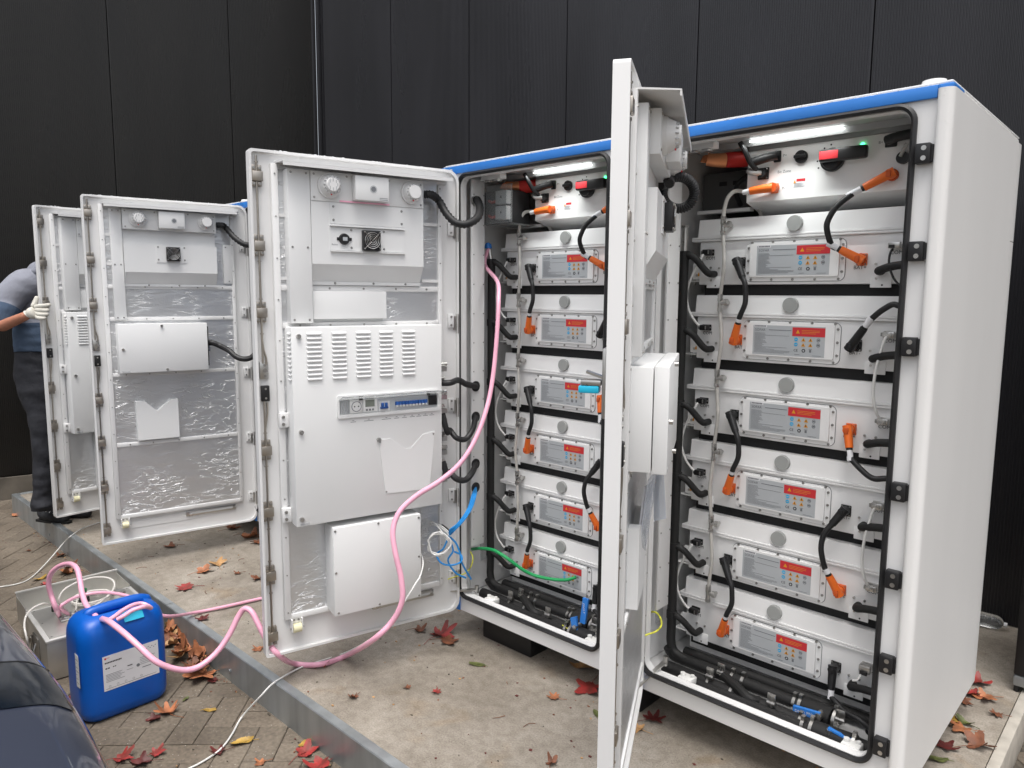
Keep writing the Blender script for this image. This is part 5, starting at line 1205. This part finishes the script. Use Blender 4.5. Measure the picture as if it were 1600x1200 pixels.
# ------------------------------------------------------------------ person behind the farthest door
dp = 4.98
def pp(px, py, d=0.): return at_d(px, py, dp + d)
def skin(name, chains, m, parent=None, sub=2, root=0):
    "chains: lists of (point, radius); equal points are shared joints"
    vs_, es, rs = [], [], []
    def idx(p, r_):
        for i, q in enumerate(vs_):
            if (q - p).length < 1e-4: return i
        vs_.append(p); rs.append(r_); return len(vs_) - 1
    for ch in chains:
        prev = None
        for p, r_ in ch:
            i = idx(V(p), r_)
            if prev is not None: es.append((prev, i))
            prev = i
    me = bpy.data.meshes.new(name); me.from_pydata([tuple(v) for v in vs_], es, []); me.materials.append(M[m])
    o = bpy.data.objects.new(name, me); COL.objects.link(o)
    sk = o.modifiers.new('skin', 'SKIN'); sk.use_smooth_shade = True; sk.branch_smoothing = .6
    for i, d in enumerate(me.skin_vertices[0].data):
        rr = rs[i]; d.radius = rr if isinstance(rr, tuple) else (rr, rr); d.use_root = (i == root)
    sb = o.modifiers.new('sub', 'SUBSURF'); sb.levels = sb.render_levels = sub
    if parent: o.parent = parent
    return o
hipc, spine, chest, neck0, neck1, head = pp(66, 575), pp(66, 520), pp(62, 462), pp(68, 424), pp(74, 408), pp(86, 384)
shR, elR = pp(22, 458, -.20), pp(-2, 512, -.30)
dw_ = depth_of(V((-3.8195, -.889, 1.4)))
wr = at_d(44, 492, dw_ - .05); 
shL, elL, wrL = pp(92, 452, .16), pp(118, 500, .2), pp(130, 490, .1)
knR, ankR = pp(72, 690, -.06), pp(73, 782, -.04); hipR = pp(64, 600, -.08); hipL = pp(76, 600, .12); knL, ankL = pp(92, 692, .12), pp(100, 778, .14)
body = skin('person', [[(hipc, .11), (spine, .10), (chest, .105), (neck0, .055), (neck1, .055), (head, .09), (head + V((.02, .02, .08)), .075)],
    [(chest, .105), (shR, .05), (elR, .042), (wr, .028)], [(chest, .105), (shL, .05), (elL, .045), (wrL, .030)],
    [(hipc, .11), (hipR, .085), (knR, .058), (ankR, .04)], [(hipc, .11), (hipL, .085), (knL, .058), (ankL, .04)]], 'skin')
tag(body, 'person in blue grey sweatshirt and dark trousers gripping the farthest door', 'person')
def mixp(a, c, t): return a.lerp(c, t)
def rad(pts):
    n_ = len(pts) - 1
    def f(t):
        q = t * n_; k_ = min(int(q), n_ - 1); w = q - k_; w = w * w * (3 - 2 * w); return pts[k_][1] * (1 - w) + pts[k_ + 1][1] * w
    return f
def cloth(name, m, tubes, folds=0, seed=1):
    b = MB(M[m]); rg = random.Random(seed)
    for pts in tubes: b.tube([p for p, _ in pts], rad(pts), 28, 8)
    if folds:
        from mathutils import noise
        for v in b.bm.verts:
            c = v.co; q = noise.noise(V((c.x * 9 + seed, c.y * 9, c.z * 22))) + .5 * noise.noise(V((c.x * 22, c.y * 22 + seed, c.z * 34)))
            v.co = c + V((CR.x, CR.y, .3)).normalized() * q * folds * .4 + V((-CF.x, -CF.y, 0)) * q * folds
    return b.build(name, body, smooth=80)
cloth('sweatshirt', 'shirt', [[(pp(65, 520), .160), (pp(63, 495), .158), (pp(60, 470), .155), (pp(58, 446), .125), (pp(64, 428), .085), (pp(72, 418), .07)],
    [(pp(62, 444, -.04), .10), (pp(42, 447, -.11), .115), (pp(23, 458, -.19), .097), (pp(9, 482, -.25), .077), (pp(2, 499, -.28), .072)], [(pp(70, 444, .04), .10), (shL, .09), (elL, .062)]], .011, 3)
cloth('shirt_hem', 'shirt_dark', [[(pp(66, 551), .160), (pp(66, 538), .166), (pp(65, 522), .165), (pp(64, 508), .1615)]], .010, 3)
cloth('sleeve_cuff', 'shirt_dark', [[(pp(10, 481, -.25), .088), (pp(3, 497, -.28), .085), (pp(0, 505, -.285), .083)]], .004, 5)
cloth('trousers', 'trouser', [[(pp(66, 540), .150), (pp(66, 556), .156), (pp(65, 585), .162), (pp(67, 615, -.03), .140), (pp(70, 650, -.06), .100), (pp(72, 690, -.06), .084), (pp(71, 735, -.05), .074), (pp(70, 768, -.04), .070), (pp(69, 786, -.04), .078), (pp(69, 797, -.04), .074)], [(pp(74, 590, .10), .13), (pp(84, 630, .12), .10), (knL, .085), (pp(98, 745, .13), .074), (pp(100, 790, .14), .078)]], .016, 8)
def foot_at(px, d):
    h_ = at_z(px, 806, .045) + V((0, 0, 0)); 
    return h_
for k, (a, t_) in enumerate((((68, 801), (98, 808)), ((96, 796), (124, 800)))):
    z0 = .05; h_ = at_z(a[0], a[1] + 2, z0); q = at_z(t_[0], t_[1], .04); dn = (q - h_).normalized() * .21
    s = skin('shoe', [[(h_ + V((0, 0, .05)), .048), (h_, .050), (h_ + dn * .5, .047), (h_ + dn, .036)]], 'shoe', body)
    if k == 0:
        b = MB(M['tyre']); b.prism([(h_ + dn * f + V((-dn.y, dn.x, 0)).normalized() * w).to_tuple()[:2] + (.0,) for f, w in ((-.2, -.028), (.2, -.038), (.75, -.038), (1.05, -.018), (1.05, .018), (.75, .038), (.2, .038), (-.2, .028))], (0, 0, .016)); b.build('shoe_sole', body)
        b = MB(M['wire_white'])
        for f in range(5): c = h_ + dn * (.12 + f * .14) + V((0, 0, .047 - f * .003)); w = V((-dn.y, dn.x, 0)).normalized() * .032; b.tube([c - w - V((0, 0, .012)), c + V((0, 0, .004)), c + w + dn * .08 - V((0, 0, .012))], .003, 6, 3)
        b.build('laces', body)
b = MB(M['hair']); b.ball(head + V((-.02, -.01, .05)), (.095, .095, .085), 16, 10); b.build('hair', body)
# hood folded at the nape
b = MB(M['shirt'])
for k in range(3): b.tube([pp(50 + 2 * k, 428 - 4 * k, -.10), pp(58 + 2 * k, 424 - 4 * k, -.13), pp(70, 420 - 4 * k, -.12), pp(80, 420 - 3 * k, -.06)], .028 - .004 * k, 10, 5)
b.build('hood', body, smooth=80)
# gloved hand: palm, four bent fingers round the door edge, thumb up
d0 = dw_ - .025
def hp(px, py, d=0.): return at_d(px, py, d0 + d)
W0 = hp(44, 492, -.02); 
fing = [((59, 478.5), (68, 478), (74.5, 477), (80, 475.5)), ((60, 484.5), (68, 485), (74, 485), (78, 484)), ((59.5, 490.5), (67, 491.5), (73, 491.5), (76.5, 490)), ((58, 496), (65, 497.5), (70, 497.5), (73, 495.5))]
ch = [[(W0, .034), (hp(51, 489, -.025), .040), (hp(56, 487, -.028), .040)]]
for k, f in enumerate(fing):
    rr = (.0155, .0145, .0135, .011) if k < 3 else (.014, .013, .012, .010)
    c = [(hp(56, 487, -.028), .040)] if False else []
    c += [(hp(*p, d), q) for p, q, d in zip(f, rr, (-.026, -.042, -.046, -.036))]
    skin('finger', [[(hp(54, 485.5 + (k - 1.5) * 3.0, -.024), .016)] + c], 'glove', body)
skin('glove_palm', ch, 'glove', body)
skin('thumb', [[(hp(51, 482, -.02), .020), (hp(54.5, 474, -.015), .0175), (hp(57, 467, -.008), .0155), (hp(58, 462.5, -.004), .012)]], 'glove', body)
skin('glove_cuff', [[(hp(46, 490, -.02), .037), (hp(43.5, 492.5, -.018), .039)]], 'glove', body)

# ------------------------------------------------------------------ fallen leaves
def leaf(pos, size, col, label, group='fallen autumn leaves', kind='maple', seed=0, curl=.25, tilt=0., rot=None, stem=True):
    rg = random.Random(seed * 31 + 5); b = MB(LEAF[col]); lobes = rg.choice((5, 5, 7)); rot = rg.uniform(0, 6.28) if rot is None else rot
    N = lobes * 8; outl = []
    for i in range(N):
        a = 2 * pi * i / N
        if kind == 'maple':
            ph_ = (a / (2 * pi) * lobes) % 1; pk = 1 - abs(ph_ - .5) * 2; rr = .42 + .58 * pk ** 1.1 * (.70 + .30 * cos(a)); rr *= 1 + .05 * ((i % 2) * 2 - 1)
        else:
            rr = .42 / math.sqrt((cos(a) * .42) ** 2 + sin(a) ** 2) * (1 + .03 * ((i % 2) * 2 - 1))
        outl.append((a, rr * rg.uniform(.92, 1.06)))
    ca, cb, cc = rg.uniform(-1, 1), rg.uniform(-1, 1), rg.uniform(0, 6.28)
    def hgt(x, y): return curl * size * (.7 * (x * x + y * y) * (.6 + .4 * cos(2 * math.atan2(y, x) + cc)) + .12 * sin(4 * x + ca * 3) + .10 * sin(5 * y + cb * 3)) + .10 * curl * size
    rows = []
    c0 = b.bm.verts.new((0, 0, max(.001, hgt(0, 0))))
    for f in (.35, .7, 1.0):
        row = []
        for a, rr in outl:
            x, y = f * rr * cos(a), f * rr * sin(a); row.append(b.bm.verts.new((x * size * .5, y * size * .5, max(.0008, hgt(x, y) - .012 * size * (1 if False else 0)))))
        rows.append(row)
    for i in range(N): b.face((c0, rows[0][i], rows[0][(i + 1) % N]))
    for p, q in zip(rows, rows[1:]):
        for i in range(N): b.face((p[i], q[i], q[(i + 1) % N], p[(i + 1) % N]))
    if stem and size > .05: b.tube([(-.02 * size, 0, .003), (-.35 * size, .04 * size, .006), (-.72 * size, .16 * size * ca, .003)], .0012, 5, 3)
    o = b.build('leaf', smooth=80, norm=False); o.location = pos; o.rotation_euler = (tilt, tilt * .4, rot); return tag(o, label, 'leaf', group)
S, G_ = 0.003, GZ + .002
T = [  # px, py, size, colour, surface z, label
 (690, 992, .17, 0, S, 'large bright red leaf on the slab under the middle open door', .35), (700, 1003, .12, 2, S, 'brown leaf overlapping the large red leaf under the middle door', .3), (655, 985, .09, 2, S, 'small dark brown leaf tucked under the edge of the middle door', .4),
 (745, 1038, .075, 5, S, 'narrow green leaf lying on the slab in front of the middle cabinet', .1), (682, 1081, .055, 0, S, 'small torn red leaf in the middle of the open slab', .3), (637, 1075, .04, 2, S, 'tiny curled brown leaf left of the small torn red leaf', .5),
 (552, 1090, .06, 2, S, 'small twisted brown leaf near the steel edge, left part of the open slab', .6), (506, 1041, .06, 2, S, 'brown leaf just below the pink hose on the slab', .6), (866, 1090, .07, 1, S, 'orange brown leaf left of the nearest door foot', .35),
 (920, 1076, .16, 0, S, 'large crimson leaf beside the bottom of the nearest door', .25), (914, 1043, .15, 3, S, 'large tan leaf behind the crimson leaf under the middle cabinet', .5), (1020, 1124, .11, 4, S, 'dark red star shaped leaf under the front of the nearest cabinet', .25),
 (996, 1138, .09, 3, S, 'pale tan leaf beside the dark red star shaped leaf', .4), (934, 1117, .06, 5, S, 'green leaf half hidden behind the nearest door', .2), (862, 1193, .06, 2, S, 'brown curled leaf at the bottom edge of the picture on the slab', .6),
 (267, 854, .11, 2, S, 'brown leaf on the slab under the third door', .4), (362, 826, .13, 2, S, 'dark red brown leaf on the slab beside the cabinet foot', .4), (394, 840, .17, 1, S, 'rust coloured leaf on the slab right of the third door', .5), (404, 848, .12, 2, S, 'brown leaf under the rust coloured leaf', .4),
 (340, 881, .14, 3, S, 'yellow tan leaf on the slab left of the middle door', .3), (318, 893, .13, 1, S, 'orange leaf touching the yellow tan leaf', .3), (290, 919, .13, 0, S, 'pinkish red leaf on the slab near the steel edge', .3), (316, 967, .09, 4, S, 'dark maroon leaf on the slab edge above the pink hose', .3), (402, 905, .08, 2, S, 'brown leaf close to the free edge of the middle door', .5), (404, 1014, .07, 1, S, 'orange leaf at the lower corner of the middle door', .3), (372, 896, .06, 2, S, 'small brown leaf right of the yellow tan leaf', .4),
 (1528, 1068, .12, 0, S, 'red leaf by the foot of the wet side panel, nearest the black enclosure', .4), (1516, 1084, .12, 0, S, 'pinkish red leaf right of the wet side panel', .4), (1540, 1092, .11, 1, S, 'salmon coloured leaf pointing towards the slab corner', .4), (1505, 1097, .08, 2, S, 'brown leaf against the wet side panel', .4), (1508, 1080, .055, 5, S, 'olive green leaf among the red leaves', .2),
 (1490, 1126, .08, 6, S, 'yellow leaf beside the wet side panel', .3), (1508, 1130, .07, 5, S, 'green and brown leaf next to the yellow leaf', .4), (1502, 1140, .11, 1, S, 'orange leaf below the yellow leaf', .4), (1478, 1168, .10, 4, S, 'blackish red leaf in front of the wet side panel', .3), (1528, 1166, .13, 2, S, 'long dark red leaf on the right part of the slab', .5), (1462, 1187, .08, 5, S, 'olive leaf at the bottom right under the wet panel', .3), (1557, 1117, .07, 2, S, 'small brown leaf near the right slab edge', .5),
 (316, 1056, .19, 1, G_ + .01, 'large bright orange maple leaf in front of the leaf drift', .25), (333, 1064, .07, 4, G_, 'dark red leaf beside the large orange maple leaf', .4), (262, 1113, .13, 1, G_, 'orange red leaf on the paving right of the jerrycan', .5), (240, 1124, .08, 4, G_, 'dull red leaf close to the base of the jerrycan', .4), (328, 1110, .055, 6, G_, 'small round yellow leaf on the paving', .3), (290, 1093, .04, 5, G_, 'tiny olive leaf between jerrycan and steel edge', .4),
 (377, 1161, .09, 6, G_, 'mustard yellow leaf right of the white cable', .4), (342, 1175, .08, 4, G_, 'dark purple leaf touching the white cable', .4), (191, 1186, .10, 0, G_, 'red leaf at the bottom left beside the car', .5), (222, 1194, .10, 4, G_, 'crumpled maroon leaf at the bottom edge', .6), (245, 1178, .08, 0, G_, 'upturned red leaf near the bottom edge', .6),
 (478, 1176, .12, 0, G_, 'vivid red leaf at the foot of the steel edge', .35), (500, 1196, .13, 0, G_, 'vivid red leaf cut by the bottom edge of the picture', .35), (473, 1163, .05, 6, G_, 'small yellow leaf on top of the vivid red leaf', .3), (408, 1192, .06, 1, G_, 'pale orange leaf at the bottom between cable and steel edge', .4),
 (62, 905, .08, 6, G_, 'yellow leaf behind the pump case', .3), (104, 896, .15, 1, G_, 'dry orange leaf between pump case and steel edge', .6), (112, 889, .12, 2, G_, 'dry brown leaf between pump case and steel edge', .7), (72, 913, .07, 0, G_, 'pink red leaf just behind the pump case lid', .4), (24, 806, .09, 1, G_, 'orange leaf at the far left end of the steel edge', .5), (45, 861, .05, 2, G_, 'tiny brown leaf on the far paving', .5), (95, 869, .09, 2, G_, 'brown leaf at the foot of the far steel edge', .5), (105, 1093, .06, 0, G_, 'red leaf between the car and the jerrycan', .4)]
for k, (px, py, s, c, z, lab, cu) in enumerate(T):
    kd = 'oval' if c in (5, 6) and s < .12 else 'maple'
    leaf(at_z(px, py, z), s, c, lab, kind=kd, seed=k, curl=cu, tilt=random.uniform(-.06, .06))
# drift of dry leaves between jerrycan and edging
rg = random.Random(9)
for k in range(26):
    px = rg.uniform(262, 318); f = (px - 262) / 56; py = 985 + f * 48 + rg.uniform(-6, 26)
    leaf(at_z(px, py, GZ + .01 + rg.uniform(0, .05)), rg.uniform(.08, .14), rg.choice((1, 2, 2, 2, 3, 1)), 'dry leaf in the drift heaped between the blue jerrycan and the steel edge', 'leaves in the drift by the jerrycan', seed=100 + k, curl=.7, tilt=rg.uniform(-.6, .6), stem=False)
# crumbs, grit and twigs
b = MB(LEAF[2]); rg = random.Random(12); cols = [LEAF[2], LEAF[3], M['joint'], LEAF[4]]
for k in range(520):
    x = rg.uniform(-4.6, 1.0); on = rg.random() < .6
    y = rg.uniform(-.76, .25) if on else -.815 - abs(rg.gauss(0, .35)); z = 0.0005 if on else GZ + .0008
    if rg.random() < .4 and not on: y = -.815 - rg.uniform(0, .03)
    b.use(rg.choice(cols)); s = rg.uniform(.002, .008) * (1.6 if rg.random() < .1 else 1); a = rg.uniform(0, 6.28)
    p = [V((x + s * rg.uniform(.5, 1.2) * cos(a + q), y + s * rg.uniform(.4, 1) * sin(a + q), z)) for q in (0, 1.4, 2.9, 4.4)]
    b.prism(p, (0, 0, rg.uniform(.001, .003)))
for k in range(16):
    x, y = rg.uniform(-3.2, .8), rg.uniform(-.7, .0); a = rg.uniform(0, 6.28); l = rg.uniform(.02, .06); b.use(LEAF[2]); b.tube([(x, y, .002), (x + l * .5 * cos(a), y + l * .5 * sin(a), .005), (x + l * cos(a + .3), y + l * sin(a + .3), .002)], .0012, 5, 2)
tag(b.build('leaf_crumbs', smooth=0), 'brown crumbs, grit and twigs scattered over slab and paving', 'litter', kind='stuff')
